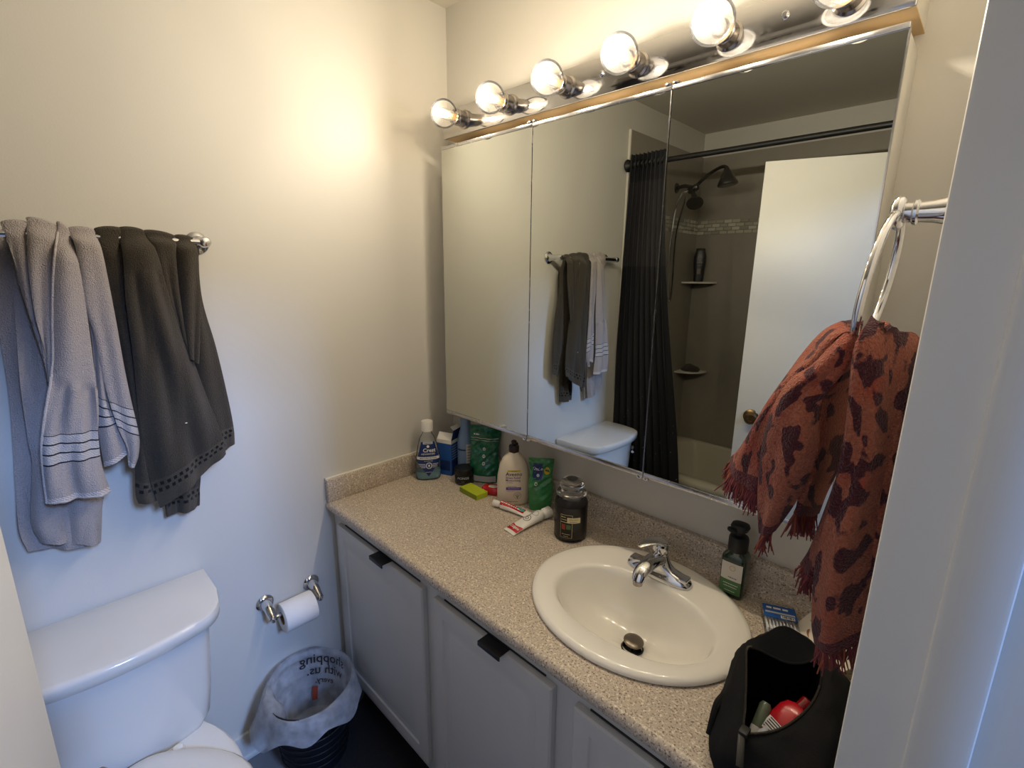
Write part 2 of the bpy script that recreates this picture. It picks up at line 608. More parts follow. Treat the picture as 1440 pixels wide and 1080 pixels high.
def make(name, g, material, parent=None, smooth=True, angle=38, uvs=None):
    V, F = g[0], g[1]
    if len(g) > 2 and g[2] is not None:
        uvs = g[2]
    off = (0, 0, 0)
    if parent is not None:
        r = parent
        while r.parent is not None:
            r = r.parent
        off = tuple(r.location)
    me = bpy.data.meshes.new(name)
    me.from_pydata([(v[0] - off[0], v[1] - off[1], v[2] - off[2]) for v in V], [], [list(f) for f in F])
    me.validate()
    bm = bmesh.new()
    bm.from_mesh(me)
    if uvs is None:
        bmesh.ops.recalc_face_normals(bm, faces=bm.faces)
    else:
        bmesh.ops.recalc_face_normals(bm, faces=bm.faces)
        bm.verts.ensure_lookup_table()
        ul = bm.loops.layers.uv.new('UVMap')
        for f in bm.faces:
            for l in f.loops:
                l[ul].uv = uvs[l.vert.index]
    bm.to_mesh(me)
    bm.free()
    if smooth:
        me.polygons.foreach_set('use_smooth', [True] * len(me.polygons))
        me.set_sharp_from_angle(angle=math.radians(angle))
    me.materials.append(material)
    o = bpy.data.objects.new(name, me)
    COL.objects.link(o)
    if parent is not None:
        o.parent = parent
    return o


def share(name, src, loc, parent=None, rot=None, scale=None):
    """another piece with the same mesh"""
    o = bpy.data.objects.new(name, src.data)
    COL.objects.link(o)
    o.location = loc
    if rot:
        o.rotation_euler = rot
    if scale:
        o.scale = scale
    if parent is not None:
        o.parent = parent
    return o


def thing(name, label, cat, loc, group=None):
    o = bpy.data.objects.new(name, None)
    o.empty_display_size = 0.05
    COL.objects.link(o)
    o.location = loc
    return tag(o, label, cat, group)


def tag(o, label, cat, group=None):
    o['label'] = label
    o['category'] = cat
    if group:
        o['group'] = group
    return o


def struct(name, g, material, parent=None, **kw):
    o = make(name, g, material, parent, **kw)
    if parent is None:
        o['kind'] = 'structure'
    return o


_txt = {}


def text2d(s, size, bold=0.0, spacing=1.0):
    """flat text mesh centred on 0,0 in x; returns (list of (x, z)), faces"""
    key = (s, bold, spacing)
    if key not in _txt:
        cu = bpy.data.curves.new('t', 'FONT')
        cu.body = s
        cu.size = 1.0
        cu.align_x = 'CENTER'
        cu.align_y = 'CENTER'
        cu.resolution_u = 2
        cu.offset = bold
        cu.space_character = spacing
        ob = bpy.data.objects.new('t', cu)
        COL.objects.link(ob)
        bpy.context.view_layer.update()
        dg = bpy.context.evaluated_depsgraph_get()
        me = bpy.data.meshes.new_from_object(ob.evaluated_get(dg))
        V = [(v.co.x, v.co.y) for v in me.vertices]
        F = [list(p.vertices) for p in me.polygons]
        bpy.data.objects.remove(ob)
        bpy.data.curves.remove(cu)
        bpy.data.meshes.remove(me)
        _txt[key] = (V, F)
    V, F = _txt[key]
    return [(x * size, z * size) for x, z in V], F


def lettering(s, size, at, surf, material, parent, bold=0.0, flip=False, spacing=1.0, rot=0.0, sx=1.0):
    """surf(x, z) -> 3d point; at = centre (x, z) on the surface"""
    V, F = text2d(s, size, bold, spacing)
    out = []
    for x, z in V:
        x *= sx * (-1 if flip else 1)
        if rot:
            x, z = x * math.cos(rot) - z * math.sin(rot), x * math.sin(rot) + z * math.cos(rot)
        out.append(surf(at[0] + x, at[1] + z))
    return make('lettering', (out, F), material, parent, smooth=False)


def decal(name, left, right, z0, z1, surf, material, parent, nx=9, nz=7):
    """printed patch following a surface; left/right are functions of z (or numbers)"""
    fl = left if callable(left) else (lambda z: left)
    fr = right if callable(right) else (lambda z: right)
    V = []
    for i in range(nz):
        z = z0 + (z1 - z0) * i / (nz - 1)
        for j in range(nx):
            V.append(surf(fl(z) + (fr(z) - fl(z)) * j / (nx - 1), z))
    F = [[i * nx + j, i * nx + j + 1, (i + 1) * nx + j + 1, (i + 1) * nx + j] for i in range(nz - 1) for j in range(nx - 1)]
    return make(name, (V, F), material, parent)


def small_print(size, at, surf, material, parent, width, flip=False, rot=0.0, seed=1):
    """a line of print too small to read: a row of short dashes of uneven length"""
    r_ = np.random.RandomState(seed)
    x = -width / 2
    V, F = [], []
    while x < width / 2:
        ln_ = min(size * r_.uniform(.5, 1.6), width / 2 - x)
        o = len(V)
        for px, pz in ((x, -size * .32), (x + ln_, -size * .32), (x + ln_, size * .32), (x, size * .32)):
            qx, qz = px * math.cos(rot) - pz * math.sin(rot), px * math.sin(rot) + pz * math.cos(rot)
            V.append(surf(at[0] + qx, at[1] + qz))
        F.append([o, o + 1, o + 2, o + 3])
        x += ln_ + size * .35
    return make('small_print', (V, F), material, parent, smooth=False)


def disc_decal(name, c, r, surf, material, parent, r_in=0.0, seg=20, sx=1.0):
    V = []
    ri = max(r_in, 0.0)
    for rr in (ri, r):
        for j in range(seg):
            t = 2 * math.pi * j / seg
            V.append(surf(c[0] + sx * rr * math.cos(t), c[1] + rr * math.sin(t)))
    F = [[j, (j + 1) % seg, seg + (j + 1) % seg, seg + j] for j in range(seg)]
    if ri == 0:
        V = V[seg:]
        F = [list(range(seg))]
    return make(name, (V, F), material, parent)


def bottle_surface(prof, n, base, ang, eps=0.0006):
    """prof [(z, a, b)]; front is local -y, turned by ang about z, standing at base"""
    zs = [p[0] for p in prof]
    A = [p[1] for p in prof]
    B = [p[2] for p in prof]
    ca, sa = math.cos(ang), math.sin(ang)

    def surf(x, z):
        a = float(np.interp(z, zs, A)) + eps
        b = float(np.interp(z, zs, B)) + eps
        q = min(0.999, abs(x) / a)
        y = -b * (1 - q ** n) ** (1 / n)
        return (base[0] + x * ca - y * sa, base[1] + x * sa + y * ca, base[2] + z)

    def ring(z, a, b, seg=40):
        return sup_ring(base[0], base[1], base[2] + z, a, b, n, seg, ang)
    return surf, ring


def bottle_mesh(prof, n, base, ang, seg=40):
    _, ring = bottle_surface(prof, n, base, ang)
    return loft([ring(z, a, b, seg) for z, a, b in prof])


# ================================================================== ROOM
X1 = 1.48          # right wall face
YD0, YD1 = -1.475, -0.700   # doorway in the right wall
YB = -2.38         # wall behind the tub
ZC = 2.446
ZH = 3.90         # unseen hall, height made up to fit the high added window
HX = 4.6           # hall far wall

floor = struct('floor', box(-0.1, HX + 0.1, -3.1, 1.3, -0.1, 0.0), M['floor'])
ceiling = struct('ceiling', box(-0.1, 1.54, YB - 0.1, 0.1, ZC, ZC + 0.1), M['ceiling'])
struct('ceiling_hall', box(X1, HX + 0.1, -3.1, 1.3, ZH, ZH + 0.1), M['ceiling'])
wl = struct('wall_left', box(-0.1, 0.0, YB - 0.1, 0.1, 0.0, ZC), M['wall'])
struct('wall_back', box(0.0, 1.6, 0.0, 0.1, 0.0, ZC), M['wall'])
wf = struct('wall_front', box(0.0, 1.6, YB - 0.1, YB, 0.0, ZC), M['wall'])
struct('wall_right', join(box(X1, 1.6, YD1, 0.0, 0, ZH), box(X1, 1.6, YB, YD0, 0, ZH), box(X1, 1.6, YD0, YD1, 2.05, ZH)), M['wall'], smooth=False)
struct('wall_hall_inner', join(box(X1, 1.6, 0.1, 1.2, 0, ZH), box(X1, 1.6, -3.0, YB - 0.1, 0, ZH)), M['hallwall'], smooth=False)
struct('wall_hall_north', box(X1, HX, 1.2, 1.3, 0, ZH), M['hallwall'])
struct('wall_hall_south', box(X1, HX, -3.1, -3.0, 0, ZH), M['hallwall'])
WY0, WY1, WZ0, WZ1 = -1.25, -0.55, 2.85, 3.70  # made-up window, out of view, placed high to send daylight low
struct('wall_hall_far', join(box(HX, HX + 0.1, WY1, 1.3, 0, ZH), box(HX, HX + 0.1, -3.1, WY0, 0, ZH),
                             box(HX, HX + 0.1, WY0, WY1, 0, WZ0), box(HX, HX + 0.1, WY0, WY1, WZ1, ZH)), M['hallwall'], smooth=False)
win = struct('added_window_1', join(box(HX + .02, HX + .07, WY0, WY0 + .04, WZ0, WZ1), box(HX + .02, HX + .07, WY1 - .04, WY1, WZ0, WZ1),
                              box(HX + .02, HX + .07, WY0, WY1, WZ0, WZ0 + .04), box(HX + .02, HX + .07, WY0, WY1, WZ1 - .04, WZ1),
                              box(HX + .02, HX + .07, -0.92, -0.88, WZ0, WZ1)), M['trim'], smooth=False)
make('pane', box(HX + .042, HX + .046, WY0 + .04, -0.92, WZ0 + .04, WZ1 - .04), M['paneglass'], win)
make('pane', box(HX + .042, HX + .046, -0.88, WY1 - .04, WZ0 + .04, WZ1 - .04), M['paneglass'], win)

# door lining: jamb boards and the stop that the door closes against
tr = struct('trim_1', join(box(X1, 1.6, YD1 - .001, YD1 + .0, 0, 2.05), box(X1 - .004, 1.604, YD1 - .012, YD1 + .004, 0, 2.035, 0.003)), M['trim'])
make('door_stop', box(1.522, 1.561, YD1 - .024, YD1 - .010, 0, 2.02, 0.004), M['trim'], tr)
tr2 = struct('trim_2', box(X1 - .004, 1.604, YD0 - .004, YD0 + .012, 0, 2.035, 0.003), M['trim'])
make('door_stop', box(1.522, 1.561, YD0 + .010, YD0 + .024, 0, 2.02, 0.004), M['trim'], tr2)
struct('trim_3', box(X1 - .004, 1.604, YD0, YD1, 2.035, 2.052, 0.003), M['trim'])
struct('baseboard_left', join(box(0, 0.014, -1.55, -0.53, 0, 0.098, 0.003), box(0, 0.020, -1.55, -0.53, 0, 0.02, 0.006)), M['trim'])
struct('baseboard_right', box(X1 - .014, X1, -1.60, YD0 - .01, 0, 0.098, 0.003), M['trim'])

# shower surround: tiled lining on the two visible walls, bead edge, mosaic course
make('tile_lining', box(0.0, 0.008, YB, -1.478, 0.38, 2.30), M['tilegrey'], wl)
make('edge_bead', box(0.0, 0.012, -1.480, -1.466, 0.0, 2.30, 0.003), M['caulk'], wl)
make('tile_lining', box(0.008, X1, YB, YB + 0.008, 0.38, 2.30), M['tilegrey'], wf)
src = [make('mosaic_tile', box(-0.024, 0.024, -0.003, 0.003, -0.0095, 0.0095, 0.0015, 1), mm) for mm in M['mosaic']]
k = 0
for row in range(4):
    z = 1.828 + row * 0.0225
    x = 0.03 + (0.025 if row % 2 else 0)
    while x < 1.12:
        s = src[rng.randint(4)]
        if k < 4:
            s = src[k]
            s.location = (x, YB + 0.0105, z)
            s.parent = wf
        else:
            share('mosaic_tile', s, (x, YB + 0.0105, z), wf)
        k += 1
        x += 0.0515
    y = YB + 0.04
    while y < -1.52:
        share('mosaic_tile', src[rng.randint(4)], (0.0105, y, z), wl, rot=(0, 0, math.pi / 2))
        y += 0.0515

# ------------------------------------------------------------------ door leaf, opened into the room
H0 = np.array([1.474, -1.478])
F0 = np.array([0.772, -1.252])
dl = np.linalg.norm(F0 - H0)
dang = math.atan2(*(F0 - H0)[::-1])
DM = Matrix.Translation((H0[0], H0[1], 0)) @ Matrix.Rotation(dang, 4, 'Z')
door = struct('door_1', tf(box(0.0, dl, 0.0, 0.035, 0.012, 2.005, 0.002), DM), M['trim'])
kx = dl - 0.060


def knob(sgn, y0):
    prof = [(0.030, 0.0), (0.031, 0.004), (0.026, 0.008), (0.012, 0.012), (0.011, 0.026), (0.020, 0.032), (0.026, 0.042), (0.026, 0.052), (0.020, 0.060), (0.010, 0.061), (0.009, 0.058)]
    g = lathe(prof, seg=28)
    rot = Matrix.Rotation(math.radians(90 if sgn < 0 else -90), 4, 'X')
    return tf(g, DM @ Matrix.Translation((kx, y0, 0.955)) @ rot)


make('door_knob', knob(-1, 0.0), M['bronze'], door)
make('door_knob', knob(1, 0.035), M['bronze'], door)
make('latch_plate', tf(box(dl - .001, dl + .0015, 0.006, 0.029, 0.93, 0.98, 0.0008), DM), M['bronze'], door)
for hz in (0.25, 1.0, 1.75):
    make('hinge', tf(lathe([(0.006, 0), (0.006, 0.09)], (0.004, -0.004, hz), 12), DM), M['bronze'], door)

# ================================================================== LIGHT BAR
BZ0, BZ1, BX0, BX1, BY = 1.985, 2.067, 0.141, 1.349, -0.130
lb = thing('vanity_light_bar', 'polished chrome vanity light bar with clear glowing globe bulbs above the mirror', 'light fixture', (0.745, 0, BZ0))
make('housing', box(BX0 + .002, BX1 - .002, BY + 0.004, -0.001, BZ0 + .003, BZ1 - .001), M['wall'], lb, smooth=False)
make('underside_board', box(BX0 + .001, BX1 - .001, BY + 0.003, -0.001, BZ0 + .0005, BZ0 + .003), M['brownboard'], lb, smooth=False)
pl = make('face_plate', box(BX0, BX1, BY - 0.003, BY + 0.004, BZ0, BZ1, 0.002), M['chromebar'], lb)
for sx in (0.35, 0.755, 1.155):
    make('screw', tf(lathe([(0.007, 0), (0.007, 0.003), (0.004, 0.006)], seg=14), Matrix.Translation((sx, BY - .003, 2.030)) @ Matrix.Rotation(math.radians(90), 4, 'X')), M['chrome'], lb)
bulbX = [0.250 + 0.2012 * i for i in range(6)]
BZC = 2.024
RB = Matrix.Rotation(math.radians(90), 4, 'X')     # +Z -> -Y
sock_g = lathe([(0.027, 0.0), (0.027, 0.004), (0.0225, 0.007), (0.0225, 0.026), (0.0235, 0.028), (0.0235, 0.034), (0.0215, 0.036), (0.0215, 0.044), (0.017, 0.044), (0.017, 0.020)], seg=28)
glob = []
for i in range(25):
    t = math.pi * (1 - i / 24 * 0.875)
    glob.append((max(0.0005, 0.040 * math.sin(t)), -0.040 * math.cos(t)))
glob = [(r, -z) for r, z in glob][::-1]     # from neck (z=-) to crown
neck = [(0.0135, -0.052), (0.0140, -0.044)]
glob_g = lathe([(r, z) for r, z in neck] + [(r, z) for r, z in glob if z > -0.038], seg=36, cap0=False, cap1=True)
stem_g = lathe([(0.0125, -0.046), (0.010, -0.036), (0.006, -0.028), (0.003, -0.016), (0.0025, -0.012)], seg=16)
fil = [(0.011 * math.cos(a), 0.011 * math.sin(a) * 0.35, -0.008 + 0.014 * (math.sin(3 * a))) for a in np.linspace(0, 2 * math.pi, 37)[:-1]]
fil_g = tube(fil, 0.0011, 6, closed=True)
first = None
for i, bx in enumerate(bulbX):
    base = Matrix.Translation((bx, BY - 0.003, BZC)) @ RB
    cen = Matrix.Translation((bx, BY - 0.003 - 0.081, BZC)) @ RB
    if first is None:
        so = make('socket', tf(sock_g, base), M['socket'], lb)
        gb = make('globe', tf(glob_g, cen), M['glassbulb'], lb, angle=60)
        st = make('stem', tf(stem_g, cen), M['stemglass'], gb)
        fl = make('filament', tf(fil_g, cen), M['filament'], gb)
        first = (so, gb, st, fl)
    else:
        dx = (bx - bulbX[0], 0, 0)
        so = share('socket', first[0], dx, lb)
        gb = share('globe', first[1], dx, lb)
        share('stem', first[2], (0, 0, 0), gb)
        share('filament', first[3], (0, 0, 0), gb)
    pd = bpy.data.lights.new('bulb_light', 'POINT')
    pd.energy = BULB_POWER * (0.30, 0.66, 0.90, 1.2, 1.2, 1.2)[i]     # the end bulb is the dimmest
    pd.color = BULB_COL
    pd.shadow_soft_size = 0.008
    po = bpy.data.objects.new('bulb_light', pd)
    COL.objects.link(po)
    po.location = (bx, BY - 0.084, BZC)
    ad = bpy.data.lights.new('bulb_emitter', 'AREA')
    ad.shape = 'DISK'
    ad.size = 0.015
    ad.energy = BULB_FORWARD * (0.6, 0.9, 0.9, 1.1, 1.1, 1.1)[i]
    ad.color = BULB_COL
    ao = bpy.data.objects.new('bulb_emitter', ad)
    COL.objects.link(ao)
    ao.location = (bx, BY - 0.100, BZC)
    ao.rotation_euler = (math.radians(-90), 0, 0)     # faces the room, away from the wall

# ================================================================== MIRROR CABINET
MY = -0.130
MX = [0.125, 0.5325, 0.940, 1.347]
MZ0, MZ1 = 1.066, 1.955
mc = thing('mirror_cabinet', 'wide mirrored wall cabinet with three frameless doors above the counter', 'mirror cabinet', (0.735, 0, MZ0))
make('body', box(MX[0] + .004, MX[3] - .004, MY + 0.008, -0.001, MZ0 + .002, MZ1 + .006, 0.002), M['trim'], mc)
for i in range(3):
    p = make('mirror_door', box(MX[i] + .0012, MX[i + 1] - .0012, MY, MY + 0.006, MZ0, MZ1), M['mirror'], mc, smooth=False)
    p['label'] = 'mirror glass door panel'
    make('rail', box(MX[i] + .001, MX[i + 1] - .001, MY - .003, MY + .008, MZ1, MZ1 + .0095, 0.0015), M['rail'], p)
    make('rail', box(MX[i] + .001, MX[i + 1] - .001, MY - .003, MY + .008, MZ0 - .013, MZ0, 0.0015), M['rail'], p)
    make('edge_strip', box(MX[i + 1] - .0030, MX[i + 1] - .0006, MY - .001, MY + .007, MZ0, MZ1), M['rail'], p)
for i in (1, 2):
    for zz in (MZ0 - .018, MZ1 + .0095):
        make('hinge_clip', join(box(MX[i] - .016, MX[i] - .002, MY - .006, MY + .008, zz, zz + .006, 0.002), box(MX[i] + .002, MX[i] + .016, MY - .006, MY + .008, zz, zz + .006, 0.002)), M['chrome'], mc)

# ================================================================== VANITY
CT = 0.800
van = thing('vanity_cabinet', 'long white painted vanity cabinet with black tab pulls', 'cabinet', (0.74, -0.53, 0.0))
make('face_frame', box(0.002, X1 - .002, -0.532, -0.512, 0.095, 0.762), M['cabinet'], van, smooth=False)
make('side_panel', box(0.002, 0.018, -0.512, -0.002, 0.0, 0.762), M['cabinet'], van)
make('side_panel', box(X1 - .018, X1 - .002, -0.512, -0.002, 0.0, 0.762), M['cabinet'], van)
make('bottom_panel', box(0.018, X1 - .018, -0.512, -0.002, 0.095, 0.110), M['cabinet'], van)
make('toe_kick', box(0.018, X1 - .018, -0.470, -0.455, 0.0, 0.095), M['cabinet'], van)
for dx0, dx1 in ((0.052, 0.540), (0.588, 0.995), (1.050, 1.455)):
    dw, dh = dx1 - dx0, 0.590
    g = rings_panel(dw, dh, [(0.0, 0.0), (0.0, 0.014), (0.004, 0.018), (0.040, 0.018), (0.044, 0.014), (0.060, 0.013), (0.074, 0.017), (0.078, 0.0175)])
    d = make('cabinet_door', move(g, (dx0, -0.533, 0.140)), M['cabinet'], van, angle=20)
    make('painted_shade_strip', box(dx0 + .03, dx1 - .03, -0.5345, -0.5318, 0.731, 0.7345), M['cabin_dark'], d)  # dark strip painted in for the shade above the door
    px = dx0 + dw * (0.575 if dx0 < 1 else 0.55)
    make('tab_pull', join(box(px - .036, px + .036, -0.567, -0.533, 0.7295, 0.7325, 0.001), box(px - .036, px + .036, -0.569, -0.5655, 0.720, 0.7325, 0.001)), M['black'], d)

# worktop with an oval cut-out
SX, SY, SA, SB = 1.020, -0.280, 0.258, 0.222
ct = thing('countertop', 'speckled beige laminate countertop with rounded front edge and backsplash', 'countertop', (0.74, -0.28, 0.762))
NS = 96
x0, x1, y0, y1 = 0.001, X1 - 0.001, -0.547, -0.001
inner, outer = [], []
for j in range(NS):
    t = 2 * math.pi * j / NS
    c, s = math.cos(t), math.sin(t)
    inner.append((SX + (SA - .022) * c, SY + (SB - .022) * s))
    k1 = ((x1 - SX) / c) if c > 1e-9 else (((x0 - SX) / c) if c < -1e-9 else 1e9)
    k2 = ((y1 - SY) / s) if s > 1e-9 else (((y0 - SY) / s) if s < -1e-9 else 1e9)
    kk = min(k1, k2)
    outer.append((SX + kk * c, SY + kk * s))
for cx_, cy_ in ((x0, y0), (x1, y0), (x1, y1), (x0, y1)):     # snap nearest sample to each corner
    j = min(range(NS), key=lambda q: (outer[q][0] - cx_) ** 2 + (outer[q][1] - cy_) ** 2)
    outer[j] = (cx_, cy_)
top = loft([[(x, y, CT - .036) for x, y in inner], [(x, y, CT) for x, y in inner], [(x, y, CT) for x, y in outer], [(x, y, CT - .004) for x, y in outer]], False, False)
nose = []
for a in np.linspace(90, 270, 13):
    nose.append((-0.547 + 0.013 * math.cos(math.radians(a)), CT - 0.0165 + 0.0165 * math.sin(math.radians(a))))
nose = nose + [(-0.52, CT - 0.036), (-0.52, CT - 0.003), (-0.545, CT - 0.003)]
nose_g = prism(nose, x1 - x0, axis=0, base=x0)
make('top', top, M['laminate'], ct, angle=30)
make('front_edge', nose_g, M['laminate'], ct, angle=50)
cove = [(-0.0015, CT)]
for a in np.linspace(270, 180, 8):
    cove.append((-0.038 + 0.018 + 0.018 * math.cos(math.radians(a)) - 0.018, CT + 0.0185 + 0.018 * math.sin(math.radians(a))))
cove = [(-0.056, CT + .0004), (-0.046, CT + .002), (-0.036, CT + .006), (-0.028, CT + .013), (-0.023, CT + .022), (-0.021, CT + .034), (-0.021, 0.878), (-0.018, 0.882), (-0.001, 0.882), (-0.001, CT + .0004)]
make('backsplash', prism(cove, x1 - x0, axis=0, base=x0), M['laminate'], ct, angle=40)
make('side_splash', box(0.001, 0.021, -0.556, -0.022, CT + .0003, 0.880, 0.0015), M['laminate'], ct)
make('caulk_bead', box(0.0005, 0.012, -0.556, -0.022, 0.880, 0.8835, 0.001), M['caulk'], ct)

# ------------------------------------------------------------------ sink
sk = thing('drop_in_sink', 'white oval drop-in sink set into the beige countertop', 'sink', (SX, SY, CT))
BXC, BYC, BA, BB = 1.028, -0.312, 0.189, 0.123
rings = []


def sring(cx, cy, z, a, b, n=2.0):
    return sup_ring(cx, cy, z, a, b, n, 80)


rings += [sring(SX, SY, CT + .0005, SA - .004, SB - .004), sring(SX, SY, CT + .006, SA, SB), sring(SX, SY, CT + .013, SA - .004, SB - .004), sring(SX, SY, CT + .0165, SA - .014, SB - .014),
          sring(SX, SY, CT + .017, SA - .030, SB - .030)]
rings += [sring(BXC - .002, BYC + .002, CT + .0155, BA + .012, BB + .012, 2.15), sring(BXC, BYC, CT + .0125, BA + .004, BB + .004, 2.2), sring(BXC, BYC, CT + .006, BA - .001, BB - .001, 2.2), sring(BXC, BYC, CT - .004, BA - .004, BB - .004, 2.2)]
for z, f in ((-0.022, .945), (-0.045, .88), (-0.068, .79), (-0.088, .67), (-0.102, .50), (-0.110, .30), (-0.1135, .13)):
    rings.append(sring(BXC, BYC + 0.030 * (1 - f), CT + z, BA * f, BB * f, 2.1))
DX, DY, DZ = BXC, BYC + 0.027, CT - 0.1135
rings.append(sring(DX, DY, DZ - .001, 0.0235, 0.0235))
make('basin', loft(rings, False, False), M['sinkwhite'], sk, angle=70)
under = []
for z, f in ((-0.006, 1.0), (-0.03, .985), (-0.055, .91), (-0.08, .81), (-0.1, .68), (-0.114, .50), (-0.122, .30), (-0.126, .13)):
    under.append(sring(BXC, BYC + 0.030 * (1 - f), CT + z, (BA + .01) * f, (BB + .01) * f))
make('basin_underside', loft(under, False, True), M['sinkwhite'], sk)
make('drain_flange', lathe([(0.0270, 0.001), (0.0235, 0.0025), (0.0215, -0.003), (0.0215, -0.0098)], (DX, DY, DZ), 32, False, True), M['hole'], sk)
st = make('stopper', lathe([(0.004, -0.006), (0.004, 0.012), (0.020, 0.016), (0.0235, 0.019), (0.024, 0.0215), (0.021, 0.0240), (0.010, 0.0255), (0.001, 0.0255)], seg=32), M['drain'], None)
# tilt the popped-up stopper a little
st.data.transform(Matrix.Translation((DX - SX, DY - SY, DZ - CT)) @ Matrix.Rotation(math.radians(6), 4, 'Y'))
st.parent = sk
# ------------------------------------------------------------------ tap
FX, FY, FZ = 1.014, -0.150, CT + 0.0165
fa = thing('basin_tap', 'chrome single-lever tap on the back of the sink', 'faucet', (FX, FY, FZ))
base_r = []
for z, a, b in ((0.0, .086, .028), (0.006, .086, .028), (0.012, .082, .025), (0.020, .068, .021)):
    base_r.append(sup_ring(FX, FY, FZ + z, a, b, 3.2, 40))
base_r.append(sup_ring(FX, FY - .002, FZ + .027, .044, .020, 2.6, 40))
base_r.append(sup_ring(FX, FY - .002, FZ + .037, .031, .0215, 2.2, 40))
base_r.append(sup_ring(FX, FY - .001, FZ + .050, .0225, .0215, 2.0, 40))
base_r.append(sup_ring(FX, FY, FZ + .060, .0195, .0195, 2.0, 40))
make('base', loft(base_r), M['chrome'], fa, angle=45)
for s in (-1, 1):
    make('deck_facet', box(FX + s * .058 - .021, FX + s * .058 + .021, FY - .0155, FY + .0155, FZ + .010, FZ + .0225, 0.005), M['chrome'], fa)
sp = []
for t, (yy, zz, a, b) in enumerate(((0.010, .036, .021, .018), (-0.012, .048, .0215, .0185), (-0.038, .055, .0205, .0170), (-0.064, .056, .0195, .0145), (-0.088, .052, .0185, .0130), (-0.102, .044, .0175, .0115), (-0.107, .034, .0160, .0105))):
    nxt = [(-0.022, .009), (-0.048, .012), (-0.052, .001), (-0.048, -.008), (-0.036, -.015), (-0.018, -.018), (-0.004, -.018)][t]
    d = Vector((0, nxt[0], nxt[1])).normalized()
    u = Vector((1, 0, 0))
    v = d.cross(u)
    sp.append([tuple(Vector((FX, FY + yy, FZ + zz)) + u * (a * math.cos(q)) + v * (b * math.sin(q))) for q in np.linspace(0, 2 * math.pi, 25)[:-1]])
spt = make('spout', loft(sp), M['chrome'], fa, angle=60)
make('aerator', lathe([(0.0115, -0.006), (0.012, 0.004), (0.010, 0.006)], (FX, FY - .1065, FZ + .029), 20), M['socket'], spt)
hd = make('handle_hub', lathe([(0.0195, 0.060), (0.0200, 0.063), (0.0185, 0.066), (0.0195, 0.070), (0.0205, 0.080), (0.0185, 0.088), (0.010, 0.0935), (0.001, 0.094)], (FX, FY, FZ), 28), M['chrome'], fa)
lv = []
for yy, zz, a, b in ((0.020, .083, .013, .006), (0.0, .0945, .0195, .006), (-0.022, .099, .0165, .0045), (-0.044, .0985, .0125, .0035), (-0.060, .0960, .0095, .003), (-0.068, .0935, .006, .0022)):
    lv.append([(FX + a * math.cos(q), FY + yy, FZ + zz + b * math.sin(q)) for q in np.linspace(0, 2 * math.pi, 21)[:-1]])
make('lever', tf(loft(lv), Matrix.Translation((FX, FY, 0)) @ Matrix.Rotation(math.radians(-22), 4, 'Z') @ Matrix.Translation((-FX, -FY, 0))), M['chrome'], hd, angle=60)


# ================================================================== COUNTER ITEMS
def face_cam(p, extra=0.0):
    d = (CAM[0] - p[0], CAM[1] - p[1])
    return math.atan2(d[0], -d[1]) + extra


# --- mouthwash bottle
P0 = (0.082, -0.190, CT)
an = face_cam(P0, 0.05)
mw = thing('mouthwash_bottle', 'clear mouthwash bottle with white cap and navy diamond label, a little teal liquid left', 'bottle', P0)
prof = [(0.0, .040, .026), (0.003, .045, .030), (0.012, .0475, .032), (0.05, .0475, .032), (0.09, .044, .030), (0.13, .037, .027), (0.155, .030, .024), (0.170, .022, .020), (0.178, .0175, .0175), (0.190, .0170, .0170), (0.196, .0165, .0165)]
mw_s, _ = bottle_surface(prof, 2.6, P0, an, 0.0007)
make('bottle_body', bottle_mesh(prof, 2.6, P0, an), M['clear'], mw, angle=50)
make('liquid', bottle_mesh([(0.002, .038, .024), (0.005, .0435, .0285), (0.012, .0462, .0307), (0.032, .0462, .0307)], 2.6, P0, an), M['teal'], mw)
cp = make('cap', lathe([(0.0195, 0.186), (0.0215, 0.188), (0.0215, 0.222), (0.0205, 0.2245), (0.001, 0.2245)], P0, 32), M['white'], mw)
lab = decal('label', lambda z: -(.043 if z > .075 else .0005 + .0425 * (z - .018) / .057) if z < .085 else -(.040 - .016 * (z - .085) / .065),
            lambda z: (.043 if z > .075 else .0005 + .0425 * (z - .018) / .057) if z < .085 else (.040 - .016 * (z - .085) / .065), .018, .150, mw_s, M['navy'], mw, 11, 24)
s2, _ = bottle_surface(prof, 2.6, P0, an, 0.0012)
decal('label_band', -.0415, .0415, .083, .0935, s2, M['whiteprint'], lab, 11, 3)
decal('label_band', -.018, .018, .142, .150, s2, M['silverprint'], lab, 7, 3)
s3, _ = bottle_surface(prof, 2.6, P0, an, 0.0018)
lettering('Crest', 0.020, (0.004, 0.1185), s3, M['whiteprint'], lab, 0.02)
lettering('ADVANCED', 0.0082, (0.0, 0.1045), s3, M['whiteprint'], lab, 0.02, spacing=1.2)
lettering('MULTI-PROTECTION', 0.0066, (0.0, 0.0883), s3, M['navy'], lab, 0.02)
lettering('ALCOHOL FREE', 0.0045, (0.0, 0.0775), s3, M['whiteprint'], lab)
small_print(0.0052 * .62, (0.0, 0.146), s3, M['navy'], lab, 0.026, seed=1)
disc_decal('crest_shield', (0.0, 0.1335), 0.005, s3, M['whiteprint'], lab)
disc_decal('emblem_ring', (0.002, 0.0595), 0.0125, s2, M['silverprint'], lab)
disc_decal('emblem_disc', (0.002, 0.0595), 0.0085, s3, M['navy'], lab)
disc_decal('emblem_shield', (0.002, 0.0595), 0.0045, s3, M['whiteprint'], lab, sx=0.8)
for q in range(3):
    decal('emblem_bar', -.036 + q * .004, -.0115, .0635 - q * .006, .0665 - q * .006, s2, M['silverprint'], lab, 5, 2)
    decal('emblem_bar', .0155, .036 - q * .004, .0635 - q * .006, .0665 - q * .006, s2, M['silverprint'], lab, 5, 2)
